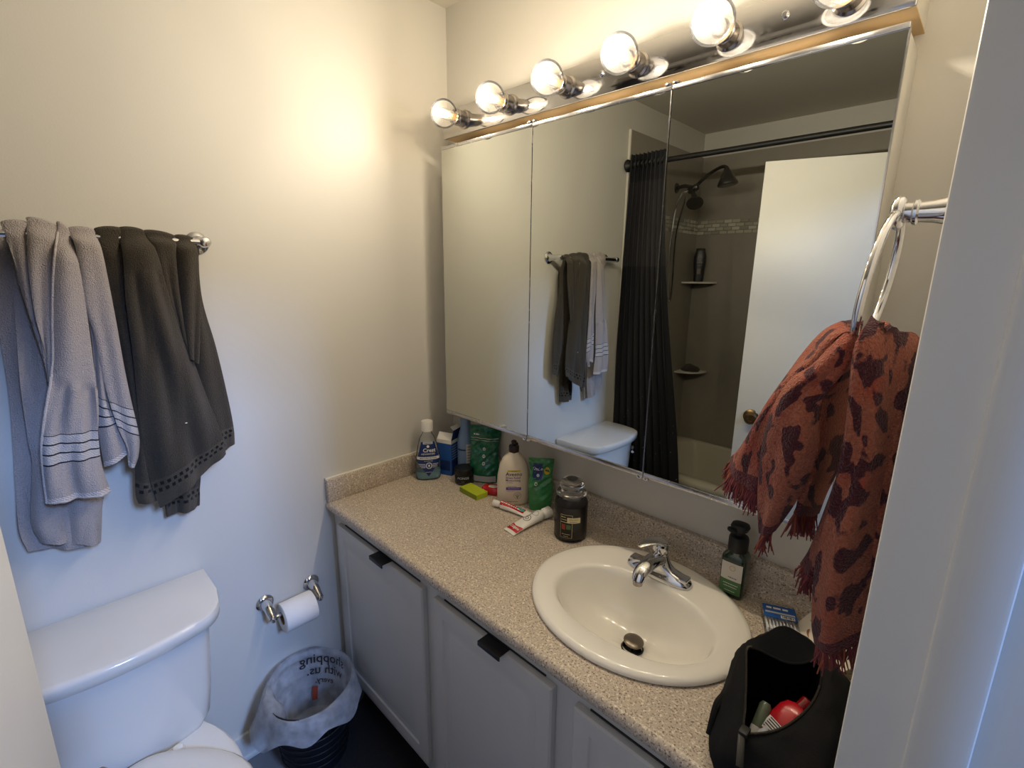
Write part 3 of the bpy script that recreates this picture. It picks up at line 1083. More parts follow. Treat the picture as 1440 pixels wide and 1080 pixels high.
small_print(0.0042 * .62, (0.0, 0.034), s3, M['whiteprint'], lab, 0.022, seed=2)


# --- carton box with open flaps behind it
def turned(g, base, ang):
    return tf(g, Matrix.Translation(base) @ Matrix.Rotation(ang, 4, 'Z'))


P1 = (0.099, -0.108, CT)
a1 = math.radians(20)
bxo = thing('carton', 'blue and white toothpaste carton standing open behind the mouthwash', 'box', P1)
make('carton_body', turned(box(-.032, .032, -.026, .026, 0.0005, .128), P1, a1), M['blue'], bxo, smooth=False)
make('carton_top_band', turned(box(-.0323, .0323, -.0263, .0263, .128, .142), P1, a1), M['white'], bxo, smooth=False)
make('flap', turned(tf(box(-.031, .031, -.0007, .0007, 0, .030), Matrix.Translation((0, -.026, .142)) @ Matrix.Rotation(math.radians(-38), 4, 'X')), P1, a1), M['white'], bxo, smooth=False)
make('flap', turned(tf(box(-.0007, .0007, -.025, .025, 0, .044), Matrix.Translation((.032, 0, .142)) @ Matrix.Rotation(math.radians(14), 4, 'Y')), P1, a1), M['navy'], bxo, smooth=False)
make('flap', turned(tf(box(-.0007, .0007, -.025, .025, 0, .018), Matrix.Translation((.0426, 0, .1847)) @ Matrix.Rotation(math.radians(-48), 4, 'Y')), P1, a1), M['white'], bxo, smooth=False)


def bsurf(x, z):
    return tuple(Matrix.Translation(P1) @ Matrix.Rotation(a1, 4, 'Z') @ Vector((x, -.0266, z)))


def bsurf2(x, z):
    return tuple(Matrix.Translation(P1) @ Matrix.Rotation(a1, 4, 'Z') @ Vector((.0326, x, z)))


decal('print_panel', -.026, .026, .02, .06, bsurf, M['navy'], bxo, 2, 2)
for q in range(6):
    decal('print_line', -.022, .020 - .004 * (q % 2), .066 + q * .010, .068 + q * .010, bsurf2, M['silverprint'], bxo, 2, 2)
decal('print_panel', -.026, .026, .004, .062, bsurf2, M['navy'], bxo, 2, 2)

# --- pale blue spray bottle behind the cabinet edge
P2 = (0.155, -0.064, CT)
spb = thing('spray_bottle', 'pale blue spray bottle tucked under the mirror cabinet corner', 'bottle', P2)
prof = [(0, .027), (.003, .031), (.010, .0325), (.130, .0325), (.150, .031), (.170, .026), (.185, .0205), (.205, .0190), (.225, .0200), (.233, .0200), (.236, .017)]
make('bottle_body', lathe([(r, z) for z, r in prof], P2, 36), M['palblue'], spb)
ps = [(z, r, r) for z, r in prof]
ang2 = face_cam(P2, 0.0)
sp_s, _ = bottle_surface(ps, 2.0, P2, ang2, 0.0007)
sp_t, _ = bottle_surface(ps, 2.0, P2, ang2, 0.0013)
decal('back_label', .001, .028, .015, .130, sp_s, M['labelgrey'], spb, 7, 5)
decal('dark_band', -.030, -.001, .104, .110, sp_s, M['navy'], spb, 7, 2)
for q in range(7):
    decal('print_line', .004, .024 - .003 * (q % 3), .118 - q * .011, .121 - q * .011, sp_t, M['greyprint'], spb, 5, 2)
decal('barcode', .006, .014, .018, .048, sp_t, M['navy'], spb, 3, 2)
make('nozzle', join(lathe([(.017, .236), (.015, .243), (.010, .247)], P2, 20), turned(box(-.009, .009, -.030, .004, .2375, .249, .003), P2, ang2)), M['white'], spb)

# --- black jar
P3 = (0.212, -0.122, CT)
jr = thing('cream_jar', 'squat black screw-top jar with grey lettering', 'jar', P3)
prof = [(0, .031), (.002, .0335), (.006, .035), (.036, .035), (.038, .0335)]
make('jar_body', lathe([(r, z) for z, r in prof], P3, 40), M['jar'], jr)
make('lid', lathe([(.0355, .0385), (.0365, .040), (.0365, .057), (.0345, .060), (.001, .060)], P3, 40), M['jar'], jr)
jr_s, _ = bottle_surface([(0, .0352, .0352), (.06, .0352, .0352)], 2.0, P3, face_cam(P3, -.12), 0.0016)
lettering('ACINOS', 0.0115, (0.0, 0.0295), jr_s, M['silverprint'], jr, 0.01)
small_print(0.0055 * .62, (0.0, 0.0165), jr_s, M['greyprint'], jr, 0.012, seed=3)
small_print(0.0034 * .62, (0.0, 0.0095), jr_s, M['greyprint'], jr, 0.036, seed=4)


# --- foil pouches
def crinkle(x, v, seed):
    q = 0.0045 * math.sin(9 * v + x * 55 + seed) + 0.0035 * abs(math.sin(15 * v - x * 75 + 2 * seed)) + 0.0028 * abs(math.sin(31 * v + x * 110 + seed)) + 0.0018 * math.sin(52 * v - x * 190)
    return q * (0.35 + 0.9 * v) * min(1, (1 - v) * 12 + .15)


def pouch(name, label, base, ang, wdt, hgt, dep, material, lean, seed, crimp=0.03):
    r_ = np.random.RandomState(seed)
    t = thing(name, label, 'pouch', base)
    nz_, seg = 48, 64
    rings_ = []
    for i in range(nz_):
        v = i / (nz_ - 1)
        z = v * hgt
        d = dep * (1 - v ** 1.6) * (0.55 + 0.45 * min(1, v * 6)) + 0.0012
        wv = wdt / 2 * (1.0 - 0.06 * math.sin(v * 9 + seed)) * (0.94 + 0.06 * v)
        ring = []
        for j in range(seg):
            q = 2 * math.pi * j / seg
            c, s = math.cos(q), math.sin(q)
            x = wv * math.copysign(abs(c) ** 0.75, c)
            y = d * math.copysign(abs(s) ** 1.2, s)
            y += crinkle(x, v, seed)
            ring.append((x, y + lean * z, z))
        rings_.append(ring)
    g = turned(loft(rings_), base, ang)
    make('pouch_body', g, material, t, angle=24)

    def surf(x, z, eps=0.0012):
        v = z / hgt
        d = dep * (1 - v ** 1.6) * (0.55 + 0.45 * min(1, v * 6)) + 0.0012
        wv = wdt / 2 * (1.0 - 0.06 * math.sin(v * 9 + seed)) * (0.94 + 0.06 * v)
        c = max(-.999, min(.999, x / wv))
        c = math.copysign(abs(c) ** (1 / 0.75), c)
        s = -math.sqrt(1 - c * c)
        y = d * math.copysign(abs(s) ** 1.2, s)
        y += crinkle(x, v, seed)
        return tuple(Matrix.Translation(base) @ Matrix.Rotation(ang, 4, 'Z') @ Vector((x, y - eps + lean * z, z)))
    return t, surf


P4 = (0.262, -0.068, CT)
t, sf = pouch('resealable_pouch', 'tall crinkled deep green resealable pouch leaning on the wall', P4, math.radians(36), 0.112, 0.215, 0.020, M['pouch'], 0.10, 3)
decal('clear_base', -.046, .046, .006, .030, lambda x, z: sf(x, z, .002), M['silverprint'], t, 9, 3)
decal('seal_line', -.052, .052, .166, .1675, sf, M['whiteprint'], t, 12, 2)
decal('seal_line', -.052, .052, .158, .1590, sf, M['whiteprint'], t, 12, 2)
small_print(0.014 * .62, (-0.030, 0.180), sf, M['whiteprint'], t, 0.026, seed=5)
for q in range(3):
    disc_decal('print_dot', (0.0, .128 - q * .026), .0055, sf, M['whiteprint'], t, 0.0035, 16)
    lettering('+', 0.009, (0.0, .128 - q * .026), sf, M['whiteprint'], t)

P5 = (0.553, -0.084, CT)
t, sf = pouch('flosser_bag', 'narrow bright green foil bag with navy badge between lotion and candle', P5, math.radians(36), 0.080, 0.178, 0.018, M['pouch2'], 0.06, 8)
decal('badge', lambda z: -.026 + max(0, (.118 - z)) * .25, lambda z: .006 - max(0, (.118 - z)) * .35, .106, .158, sf, M['navy'], t, 7, 7)
lettering('Oral-B', 0.0125, (-0.010, 0.140), lambda x, z: sf(x, z, .002), M['whiteprint'], t, 0.02)
disc_decal('badge_mark', (-0.009, .120), .005, lambda x, z: sf(x, z, .002), M['silverprint'], t)
disc_decal('yellow_roundel', (0.020, .137), .0125, sf, M['yellow'], t, sx=0.8)
small_print(0.0105 * .62, (0.020, 0.139), lambda x, z: sf(x, z, .002), M['darkprint'], t, 0.012, seed=27)
disc_decal('print_dot', (-0.014, .094), .005, sf, M['whiteprint'], t, 0.003)

# --- lotion bottle
P6 = (0.452, -0.106, CT)
a6 = face_cam(P6, 0.04)
lt = thing('lotion_pump_bottle', 'large cream lotion bottle with dark brown pump cap', 'bottle', P6)
prof = [(0, .046, .024), (.003, .051, .028), (.012, .0545, .031), (.06, .0560, .033), (.10, .0545, .0325), (.135, .048, .031), (.158, .038, .027), (.172, .027, .022), (.178, .019, .019), (.184, .0165, .0165)]
make('bottle_body', bottle_mesh(prof, 2.5, P6, a6, 48), M['offwhite'], lt, angle=60)
l1, _ = bottle_surface(prof, 2.5, P6, a6, .0006)
l2, _ = bottle_surface(prof, 2.5, P6, a6, .0012)
make('pump_collar', lathe([(.0165, .180), (.0172, .182), (.0172, .203), (.0155, .2055), (.006, .2055)], P6, 28), M['brown'], lt)
make('pump_head', join(lathe([(.006, .2055), (.006, .211), (.009, .213), (.0095, .219), (.007, .222), (.001, .2225)], P6, 20),
                       turned(box(-.0055, .0055, -.020, .004, .2125, .220, .0028), P6, a6 + 0.5)), M['brown'], lt)
decal('yellow_strip', -.021, .021, .1235, .1285, l1, M['yellow'], lt, 9, 2)
lettering('VALUE SIZE', .0040, (0, .126), l2, M['darkprint'], lt, .01)
lettering('Aveeno', .0175, (0.0, .1145), l1, M['darkprint'], lt, .01)
lettering('Stress Relief', .0098, (-.003, .1022), l1, M['purple'], lt, .015)
lettering('Moisturizing', .0098, (-.003, .0930), l1, M['purple'], lt, .015)
lettering('LOTION', .0052, (-.014, .0852), l1, M['darkprint'], lt)
small_print(.0040 * .62, (-.006, .0720), l1, M['darkprint'], lt, 0.03, seed=6)
decal('purple_bar', -.026, .024, .059, .0690, l1, M['purple'], lt, 9, 2)
small_print(.0046 * .62, (0, .064), l2, M['silverprint'], lt, 0.04, seed=7)
small_print(.0032 * .62, (-.010, .055), l1, M['greyprint'], lt, 0.026, seed=8)
disc_decal('leaf_emblem', (.012, .0395), .0128, l1, M['greyprint'], lt, .0118, 28)
for q in range(-3, 4):
    aa = q * 0.42
    pts = [(.012, .028), (.012 + .004 * math.sin(aa), .036), (.012 + .010 * math.sin(aa), .0395 + .0095 * math.cos(aa))]
    make('leaf_line', tube([l1(*p) for p in pts], .00045, 5, 8), M['greyprint'], lt)
small_print(.0062 * .62, (-.004, .0165), l1, M['greyprint'], lt, 0.036, seed=9)

# --- lime box and red floss case
lime = thing('lime_carton', 'small flat lime green carton lying beside the black jar', 'box', (0.312, -0.163, CT))
gl = turned(box(-.048, .048, -.025, .025, .0004, .0195, .0008, 1), (0.312, -0.163, CT), math.radians(-3))
make('carton_body', gl, M['lime'], lime)
make('darker_edge', turned(box(-.0484, .0484, -.0254, -.0248, .0016, .0185), (0.312, -0.163, CT), math.radians(-3)), M['limeedge'], lime)  # darker lime strip along the front side
rc = thing('floss_case', 'small red rounded case with pale label beside the lime carton', 'case', (0.352, -0.112, CT))
rp = []
for z, a, b in ((.0005, .030, .017), (.003, .036, .021), (.012, .038, .0225), (.022, .036, .021), (.027, .031, .017)):
    rp.append(sup_ring(0.352, -0.112, CT + z, a, b, 2.8, 36, math.radians(28)))
make('case_body', loft(rp), M['red'], rc)
make('case_label', loft([sup_ring(0.357, -0.111, CT + .0272, .017, .011, 2.5, 24, math.radians(28)), sup_ring(0.357, -0.111, CT + .0280, .016, .010, 2.5, 24, math.radians(28))]), M['labelgrey'], rc)


# --- toothpaste tubes
def paste_tube(name, label, cap_p, end_p, r, wid, body_mat, capr, capl, cap_mat):
    c0, e0 = Vector(cap_p), Vector(end_p)
    d = (e0 - c0)
    L = d.length
    d.normalize()
    sx_ = Vector((0, 0, 1)).cross(d).normalized()
    up = d.cross(sx_)
    t = thing(name, label, 'toothpaste tube', ((c0 + e0) / 2)[:2] + (CT,) if False else (((c0.x + e0.x) / 2), ((c0.y + e0.y) / 2), CT))

    def P(a, s, h):
        return tuple(c0 + d * a + sx_ * s + up * h)
    body = []
    N = 16
    for i in range(N):
        v = i / (N - 1)
        a = capl + .004 + v * (L - capl - .004)
        hw = r + (wid / 2 - r) * v
        hh = r * (1 - v ** 1.5) + .0010
        if i == 0:
            hw, hh = r * .6, r * .6
        if i == 1:
            hw, hh = r * .96, r * .96
        drop = (-1) * (r - hh) * 0.98
        body.append([P(a, hw * math.cos(q), hh * math.sin(q) + drop * (0 if i == 0 else 1)) for q in np.linspace(0, 2 * math.pi, 29)[:-1]])
    make('tube_body', loft(body), body_mat, t)
    capg = []
    for a, rr in ((0, capr * .90), (.0015, capr), (capl - .002, capr * .94), (capl + .006, capr * .55)):
        capg.append([P(a, rr * math.cos(q), rr * math.sin(q)) for q in np.linspace(0, 2 * math.pi, 25)[:-1]])
    make('cap', loft(capg), cap_mat, t)

    def surf(a, s, e=.0006):
        v = max(0, min(1, (a - capl - .004) / (L - capl - .004)))
        hw = r + (wid / 2 - r) * v
        hh = r * (1 - v ** 1.5) + .0010
        q = min(.98, abs(s) / hw)
        h = hh * math.sqrt(1 - q * q) - (r - hh) * 0.98 + e
        return P(a, s, h)
    return t, surf, L


t1, f1, L1 = paste_tube('toothpaste_tube', 'slim red and white toothpaste tube lying under the crossing white tube', (0.428, -0.176, CT + .0135), (0.572, -0.140, CT + .0135), .0125, .040, M['white'], .0115, .020, M['white'])
decal('red_panel', .030, .118, -.012, .0125, lambda a, s: f1(a, s), M['red'], t1, 12, 7)
small_print(.0105 * .62, (.066, .004), lambda a, s: f1(a, -s, .0012), M['whiteprint'], t1, 0.07, seed=10)
small_print(.0085 * .62, (.062, -.006), lambda a, s: f1(a, -s, .0012), M['whiteprint'], t1, 0.05, seed=11)
disc_decal('teal_oval', (.104, .001), .0085, lambda a, s: f1(a, s, .0012), M['tealprint'], t1, sx=1.5)
t2, f2, L2 = paste_tube('toothpaste_tube', 'white toothpaste tube with red crimp end lying beside the candle jar', (0.606, -0.098, CT + .019), (0.584, -0.262, CT + .019), .0175, .050, M['white'], .0180, .026, M['white'])
decal('red_end', lambda s: L2 - .040 + .010 * math.cos(s * 60), L2 - .010, -.0235, .0235, lambda a, s: f2(a, s), M['red'], t2, 8, 9)
lettering('Colgate', .0125, (L2 - .023, 0.0), lambda a, s: f2(a, s, .0012), M['whiteprint'], t2, .02, rot=math.radians(90))
small_print(.0085 * .62, (.078, -.004), lambda a, s: f2(a, s, .0012), M['greyprint'], t2, 0.03, rot=math.radians(180), seed=12)
disc_decal('silver_swirl', (.094, 0.0), .013, f2, M['greyprint'], t2, .0105)
disc_decal('silver_swirl', (.062, .002), .012, f2, M['silverprint'], t2, .0085)
disc_decal('pink_dot', (.094, .0), .006, f2, M['purple'], t2, .004)

# --- candle jar
P7 = (0.722, -0.140, CT)
a7 = face_cam(P7, -0.22)
cj = thing('candle_jar', 'large glass candle jar of black wax with domed glass lid', 'candle', P7)
gprof = [(0, .040), (.003, .046), (.008, .0485), (.110, .0485), (.120, .0465), (.128, .041), (.131, .0395), (.133, .0405), (.137, .0405)]
make('jar_glass', lathe([(r, z) for z, r in gprof], P7, 44, True, False), M['glassjar'], cj)
make('wax', lathe([(.039, .004), (.0455, .009), (.0462, .108), (.040, .1085), (.001, .1085)], P7, 40), M['wax'], cj)
ld_ = make('lid', lathe([(.038, .1375), (.0445, .139), (.046, .143), (.0445, .147), (.036, .149), (.031, .152), (.034, .158), (.0365, .166), (.035, .174), (.029, .180), (.018, .183), (.001, .1835)], P7, 44, True, True), M['solidglass'], cj)
make('lid_seal', lathe([(.030, .129), (.0385, .130), (.0385, .1370), (.030, .1372)], P7, 36), M['clear'], ld_)
make('lid_disc', lathe([(.016, .1822), (.016, .1838), (.001, .1838)], P7, 24), M['darkgrey'], ld_)
c1, _ = bottle_surface([(0, .0485, .0485), (.2, .0485, .0485)], 2, P7, a7, .0007)
c2, _ = bottle_surface([(0, .0485, .0485), (.2, .0485, .0485)], 2, P7, a7, .0013)
c3, _ = bottle_surface([(0, .0485, .0485), (.2, .0485, .0485)], 2, P7, a7, .0019)
lb_ = decal('jar_label', -.019, .016, .018, .090, c1, M['cream'], cj, 9, 5)
decal('label_field', -.0182, .0152, .019, .066, c2, M['jar'], lb_, 9, 4)
decal('label_field', -.0182, .0152, .068, .089, c2, M['jar'], lb_, 9, 3)
decal('leaf_print', -.015, -.004, .044, .061, c3, M['orange'], lb_, 4, 3)
decal('leaf_print', -.001, .012, .046, .060, c3, M['greenprint'], lb_, 4, 3)
small_print(.007 * .62, (-.010, .083), c3, M['cream'], lb_, 0.014, seed=13)
small_print(.005 * .62, (-.008, .075), c3, M['cream'], lb_, 0.016, seed=14)
small_print(.0042 * .62, (-.0015, .030), c3, M['cream'], lb_, 0.024, seed=15)
small_print(.0032 * .62, (-.0015, .0235), c3, M['cream'], lb_, 0.014, seed=16)
stk = decal('price_sticker', .001, .036, .066, .083, c3, M['cream'], cj, 9, 3)
c4, _ = bottle_surface([(0, .0485, .0485), (.2, .0485, .0485)], 2, P7, a7, .0024)
small_print(.0055 * .62, (.0185, .0775), c4, M['greyprint'], stk, 0.024, seed=17)
small_print(.0045 * .62, (.0185, .0705), c4, M['greyprint'], stk, 0.018, seed=18)

# --- soap dispenser
P8 = (1.170, -0.068, CT)
a8 = face_cam(P8, -0.28)
sd = thing('soap_dispenser', 'dark green square soap bottle with black foaming pump by the sink', 'soap dispenser', P8)
prof = [(0, .023, .021), (.002, .0265, .0245), (.006, .0280, .0260), (.098, .0290, .0270), (.106, .028, .026), (.113, .0235, .022), (.117, .0185, .0185), (.119, .0175, .0175)]
make('bottle_body', bottle_mesh(prof, 5.0, P8, a8, 44), M['soapgreen'], sd, angle=50)
s1, _ = bottle_surface(prof, 5.0, P8, a8, .0006)
s2, _ = bottle_surface(prof, 5.0, P8, a8, .0012)
decal('label_lower', -.024, .024, .012, .048, s1, M['labelgreen'], sd, 7, 4)
decal('label_upper', -.024, .024, .048, .094, s1, M['labelgrey'], sd, 7, 4)
disc_decal('gold_crest', (.002, .081), .007, s2, M['gold'], sd, .0055, 24)
small_print(.0055 * .62, (.004, .056), s2, M['darkprint'], sd, 0.02, seed=19)
small_print(.0036 * .62, (.001, .038), s2, M['whiteprint'], sd, 0.034, seed=20)
small_print(.0036 * .62, (.001, .031), s2, M['whiteprint'], sd, 0.03, seed=21)
small_print(.0036 * .62, (.001, .020), s2, M['whiteprint'], sd, 0.024, seed=22)
make('pump_collar', lathe([(.0215, .118), (.0225, .120), (.0225, .150), (.0205, .155), (.010, .158), (.009, .158)], P8, 30), M['blackp'], sd)
hdg = []
for z, a, b in ((.168, .010, .010), (.171, .0175, .0165), (.180, .0215, .0195), (.1865, .019, .0165), (.189, .010, .009)):
    hdg.append(sup_ring(P8[0], P8[1], P8[2] + z, a, b, 2.4, 28, a8))
pm = make('pump_head', join(lathe([(.0095, .157), (.0095, .170)], P8, 20), loft(hdg), turned(box(-.009, .009, -.030, -.010, .1695, .1795, .003), P8, a8 - .6)), M['blackp'], sd)

# --- cotton swab pack
sw = thing('cotton_swab_pack', 'clear blister pack of cotton swabs with blue label by the backsplash', 'swab pack', (1.288, -0.108, CT))
SWM = Matrix.Translation((1.288, -0.108, CT)) @ Matrix.Rotation(math.radians(24), 4, 'Z')
make('blister', tf(box(-.034, .034, -.048, .048, .0005, .0225, .004), SWM), M['clear'], sw)
make('label', tf(box(-.0335, .0335, -.012, .034, .0228, .0234), SWM), M['blue'], sw, smooth=False)
swf = lambda x, z: tuple(SWM @ Vector((x, z, .0240)))
small_print(.016 * .62, (-.004, .022), swf, M['whiteprint'], sw, 0.044, seed=23)
decal('label_band', -.030, .030, .003, .009, swf, M['silverprint'], sw, 2, 2)
decal('barcode', .0, .028, -.010, .0, swf, M['whiteprint'], sw, 2, 2)
for q in range(8):
    decal('barcode_line', .003 + q * .003, .0042 + q * .003 + .0006 * (q % 3), -.0085, -.002, lambda x, z: tuple(SWM @ Vector((x, z, .0245))), M['darkprint'], sw, 2, 2)
swb = lathe([(.0012, 0), (.0028, .002), (.0030, .008), (.0012, .012), (.0012, .060), (.0030, .064), (.0028, .070), (.0012, .072)], seg=8)
s0 = None
for i in range(9):
    for jz in range(2):
        mt_ = SWM @ Matrix.Translation((-.028 + i * .0069, -.040, .006 + jz * .008)) @ Matrix.Rotation(math.radians(-90), 4, 'X')
        make('swab', tf(swb, mt_), M['swab'], sw)

# --- printed card leaning on the backsplash
lf = thing('printed_card', 'cream card with small food pictures leaning on the backsplash', 'card', (1.39, -0.12, CT))
A_, B_, C_, D_ = (Vector(p) for p in ((1.310, -0.106, .8012), (1.392, -0.230, .8012), (1.462, -0.146, .845), (1.350, -0.026, .845)))
nn = (B_ - A_).cross(D_ - A_).normalized()
if nn.z < 0:
    nn = -nn
make('card_sheet', loft([[tuple(p + nn * .0008) for p in (A_, B_, C_, D_)], [tuple(p - nn * .0008) for p in (A_, B_, C_, D_)]]), M['leafpaper'], lf, smooth=False)


def lfs(u, v, e=.0012):
    return tuple(A_ * (1 - u) * (1 - v) + B_ * u * (1 - v) + C_ * u * v + D_ * (1 - u) * v + nn * (.0008 + e))


for cu, cv_, rr in ((.17, .62, .055), (.33, .34, .085), (.62, .30, .08), (.52, .66, .06)):
    disc_decal('food_picture', (cu, cv_), rr, lambda x, z: lfs(x, z), M['food1'], lf, sx=1.4)
for q in range(5):
    decal('print_line', .10 + .12 * q, .20 + .12 * q, .86, .875, lambda x, z: lfs(x, z), M['greyprint'], lf, 2, 2)
    decal('print_line', .10 + .12 * q, .19 + .12 * q, .50, .512, lambda x, z: lfs(x, z), M['greyprint'], lf, 2, 2)

# ------------------------------------------------------------------ toiletry bag
bag = thing('toiletry_bag', 'black nylon toiletry bag lying unzipped at the end of the counter', 'toiletry bag', (1.39, -0.40, CT))
rim = [(1.353, -.537, .900), (1.342, -.508, .912), (1.331, -.478, .928), (1.320, -.450, .942), (1.313, -.428, .952),
       (1.326, -.414, .950), (1.345, -.404, .943), (1.366, -.396, .939), (1.386, -.384, .943), (1.403, -.368, .950),
       (1.414, -.386, .942), (1.417, -.410, .932), (1.414, -.440, .921), (1.405, -.468, .911), (1.391, -.497, .903), (1.373, -.521, .899)]
r1 = [(1.350, -.547, .893), (1.335, -.517, .906), (1.321, -.485, .922), (1.309, -.454, .938), (1.303, -.424, .949),
      (1.316, -.400, .962), (1.338, -.378, .978), (1.364, -.362, .981), (1.391, -.354, .964), (1.413, -.354, .950),
      (1.426, -.377, .946), (1.428, -.408, .935), (1.424, -.444, .923), (1.414, -.477, .911), (1.398, -.510, .900), (1.376, -.537, .893)]
r2 = [(1.338, -.560, .862), (1.318, -.528, .880), (1.303, -.492, .896), (1.296, -.452, .910), (1.296, -.408, .920),
      (1.308, -.368, .932), (1.332, -.334, .944), (1.364, -.316, .942), (1.398, -.312, .926), (1.428, -.320, .916),
      (1.448, -.348, .928), (1.455, -.392, .920), (1.455, -.440, .908), (1.449, -.490, .893), (1.430, -.535, .878), (1.390, -.562, .864)]
r3 = [(1.330, -.566, .835), (1.306, -.540, .842), (1.292, -.498, .850), (1.287, -.450, .855), (1.288, -.398, .860),
      (1.302, -.340, .870), (1.330, -.292, .880), (1.364, -.268, .884), (1.404, -.262, .880), (1.440, -.276, .874),
      (1.462, -.325, .868), (1.470, -.385, .862), (1.471, -.440, .856), (1.467, -.505, .848), (1.446, -.552, .840), (1.392, -.572, .836)]
r4 = [(1.338, -.556, .8005), (1.315, -.534, .8005), (1.302, -.496, .8005), (1.298, -.450, .8005), (1.299, -.400, .8005),
      (1.310, -.348, .8005), (1.336, -.304, .8005), (1.366, -.284, .8005), (1.402, -.280, .8005), (1.434, -.292, .8005),
      (1.452, -.330, .8005), (1.459, -.385, .8005), (1.460, -.440, .8005), (1.456, -.500, .8005), (1.436, -.542, .8005), (1.390, -.560, .8005)]


def dense(r, n=64):
    P = np.array(r + r[:3] if False else r, float)
    k_ = len(P)
    out = []
    for t_ in np.linspace(0, k_, n, endpoint=False):
        i = int(t_)
        f = t_ - i
        p0, p1, p2, p3 = P[(i - 1) % k_], P[i % k_], P[(i + 1) % k_], P[(i + 2) % k_]
        out.append(tuple(0.5 * ((2 * p1) + (-p0 + p2) * f + (2 * p0 - 5 * p1 + 4 * p2 - p3) * f * f + (-p0 + 3 * p1 - 3 * p2 + p3) * f ** 3)))
    return out


R5 = [dense(r) for r in (rim, r1, r2, r3, r4)]
rs = []
for i in range(len(R5) - 1):
    for f in (0, .33, .66):
        rs.append([tuple(np.array(a) * (1 - f) + np.array(b) * f) for a, b in zip(R5[i], R5[i + 1])])
rs.append(R5[-1])
# cloth wrinkles
out_r = []
for i, ring in enumerate(rs):
    rr_ = []
    for j, p in enumerate(ring):
        amp = 0.0028 * math.sin(math.pi * min(1, i / 10)) if 0 < i < len(rs) - 1 else 0
        nx_, ny_ = p[0] - 1.38, p[1] + .42
        l_ = math.hypot(nx_, ny_) + 1e-6
        d_ = amp * (math.sin(j * 0.9 + i * 1.3) + 0.7 * math.sin(j * 0.37 - i * 0.8))
        rr_.append((min(1.474, p[0] + nx_ / l_ * d_), p[1] + ny_ / l_ * d_, p[2] + d_ * .4))
    out_r.append(rr_)
make('shell', loft(out_r, False, True), M['nylon'], bag, angle=60)
cen_ = np.array([1.372, -.445, 0])
inn = [R5[0]]
for f, z in ((.97, -.014), (.98, -.045), (.95, -.075), (.85, -.098)):
    inn.append([tuple([cen_[0] + (p[0] - cen_[0]) * f, cen_[1] + (p[1] - cen_[1]) * f, max(.806, p[2] + z)]) for p in R5[0]])
make('lining', loft(inn, False, True), M['nylonin'], bag, angle=60)
make('rim_piping', tube(R5[0], .0020, 8, closed=True), M['nylon'], bag)
rim_d = dense(rim, 220)
tooth = None
cnt = 0
for q in list(range(150, 220)) + list(range(0, 62)):
    p = rim_d[q % 220]
    pn = rim_d[(q + 1) % 220]
    a_ = math.atan2(pn[1] - p[1], pn[0] - p[0])
    if tooth is None:
        tooth = make('zip_tooth', box(-.0006, .0006, -.0014, .0014, -.0012, .0012), M['zip'], None, smooth=False)
        ob_ = tooth
        ob_.parent = bag
        ob_.location = (p[0] - 1.39, p[1] + .40, p[2] + .0026 - CT)
        ob_.rotation_euler = (0, 0, a_)
    elif cnt % 1 == 0:
        share('zip_tooth', tooth, (p[0] - 1.39, p[1] + .40, p[2] + .0026 - CT), bag, rot=(0, 0, a_))
    cnt += 1
zp = make('zip_slider', box(1.347, 1.360, -.550, -.532, .9015, .9085, .002), M['blackp'], bag)
make('zip_tab', tf(box(-.005, .005, -.044, 0, -.0012, .0012, .001), Matrix.Translation((1.352, -.548, .9035)) @ Matrix.Rotation(math.radians(18), 4, 'Z') @ Matrix.Rotation(math.radians(20), 4, 'X')), M['blackp'], zp)
make('side_strap', tube([(1.300, -.530, .848), (1.300, -.505, .886), (1.300, -.470, .880), (1.294, -.450, .850)], [.004, .006, .006, .004], 8, 16), M['nylon'], bag)

# things inside the bag
rb = thing('red_bottle', 'glossy red bottle with white barcode label inside the black bag', 'bottle', (1.385, -.445, .808))
RBM = Matrix.Translation((1.370, -.478, .846)) @ axis_to((0.35, 0.62, 0.52))
rr_ = []
for z, a, b in ((0, .014, .011), (.003, .021, .015), (.010, .024, .0170), (.060, .024, .0170), (.072, .020, .014), (.078, .010, .009)):
    rr_.append(sup_ring(0, 0, z, a, b, 2.6, 28))
make('bottle_body', tf(loft(rr_), RBM), M['red'], rb)
make('cap', tf(lathe([(.0105, .078), (.0105, .094), (.008, .096), (.001, .096)], seg=20), RBM), M['reddeep'], rb)
for sgn in (1, -1):
    V_ = [tuple(RBM @ Vector((x_, sgn * .0178 * (1 - (abs(x_) / .0248) ** 2.6) ** (1 / 2.6), z_))) for z_ in (.012, .034) for x_ in np.linspace(-.015, .015, 7)]
    make('barcode_label', (V_, [[i, i + 1, i + 8, i + 7] for i in range(6)]), M['whiteprint'], rb)
    for q in range(5):
        z_ = .015 + q * .004
        V_ = [tuple(RBM @ Vector((x_, sgn * .0183 * (1 - (abs(x_) / .0248) ** 2.6) ** (1 / 2.6), zz))) for zz in (z_, z_ + .0018) for x_ in np.linspace(-.011, .011, 5)]
        make('barcode_line', (V_, [[i, i + 1, i + 6, i + 5] for i in range(4)]), M['darkprint'], rb)
gt = thing('green_tube', 'dull green tube with white band inside the black bag', 'tube', (1.348, -.470, .810))
GM = Matrix.Translation((1.352, -.502, .832)) @ axis_to((0.05, 0.75, 0.66))
make('tube_body', tf(lathe([(.007, 0), (.009, .002), (.009, .075), (.006, .080)], seg=20), GM), M['dullgreen'], gt)
make('white_band', tf(lathe([(.0093, .020), (.0093, .040)], seg=20, cap0=False, cap1=False), GM), M['white'], gt)
sv = thing('silver_tube', 'short silver tube near the zip of the black bag', 'tube', (1.360, -.510, .812))
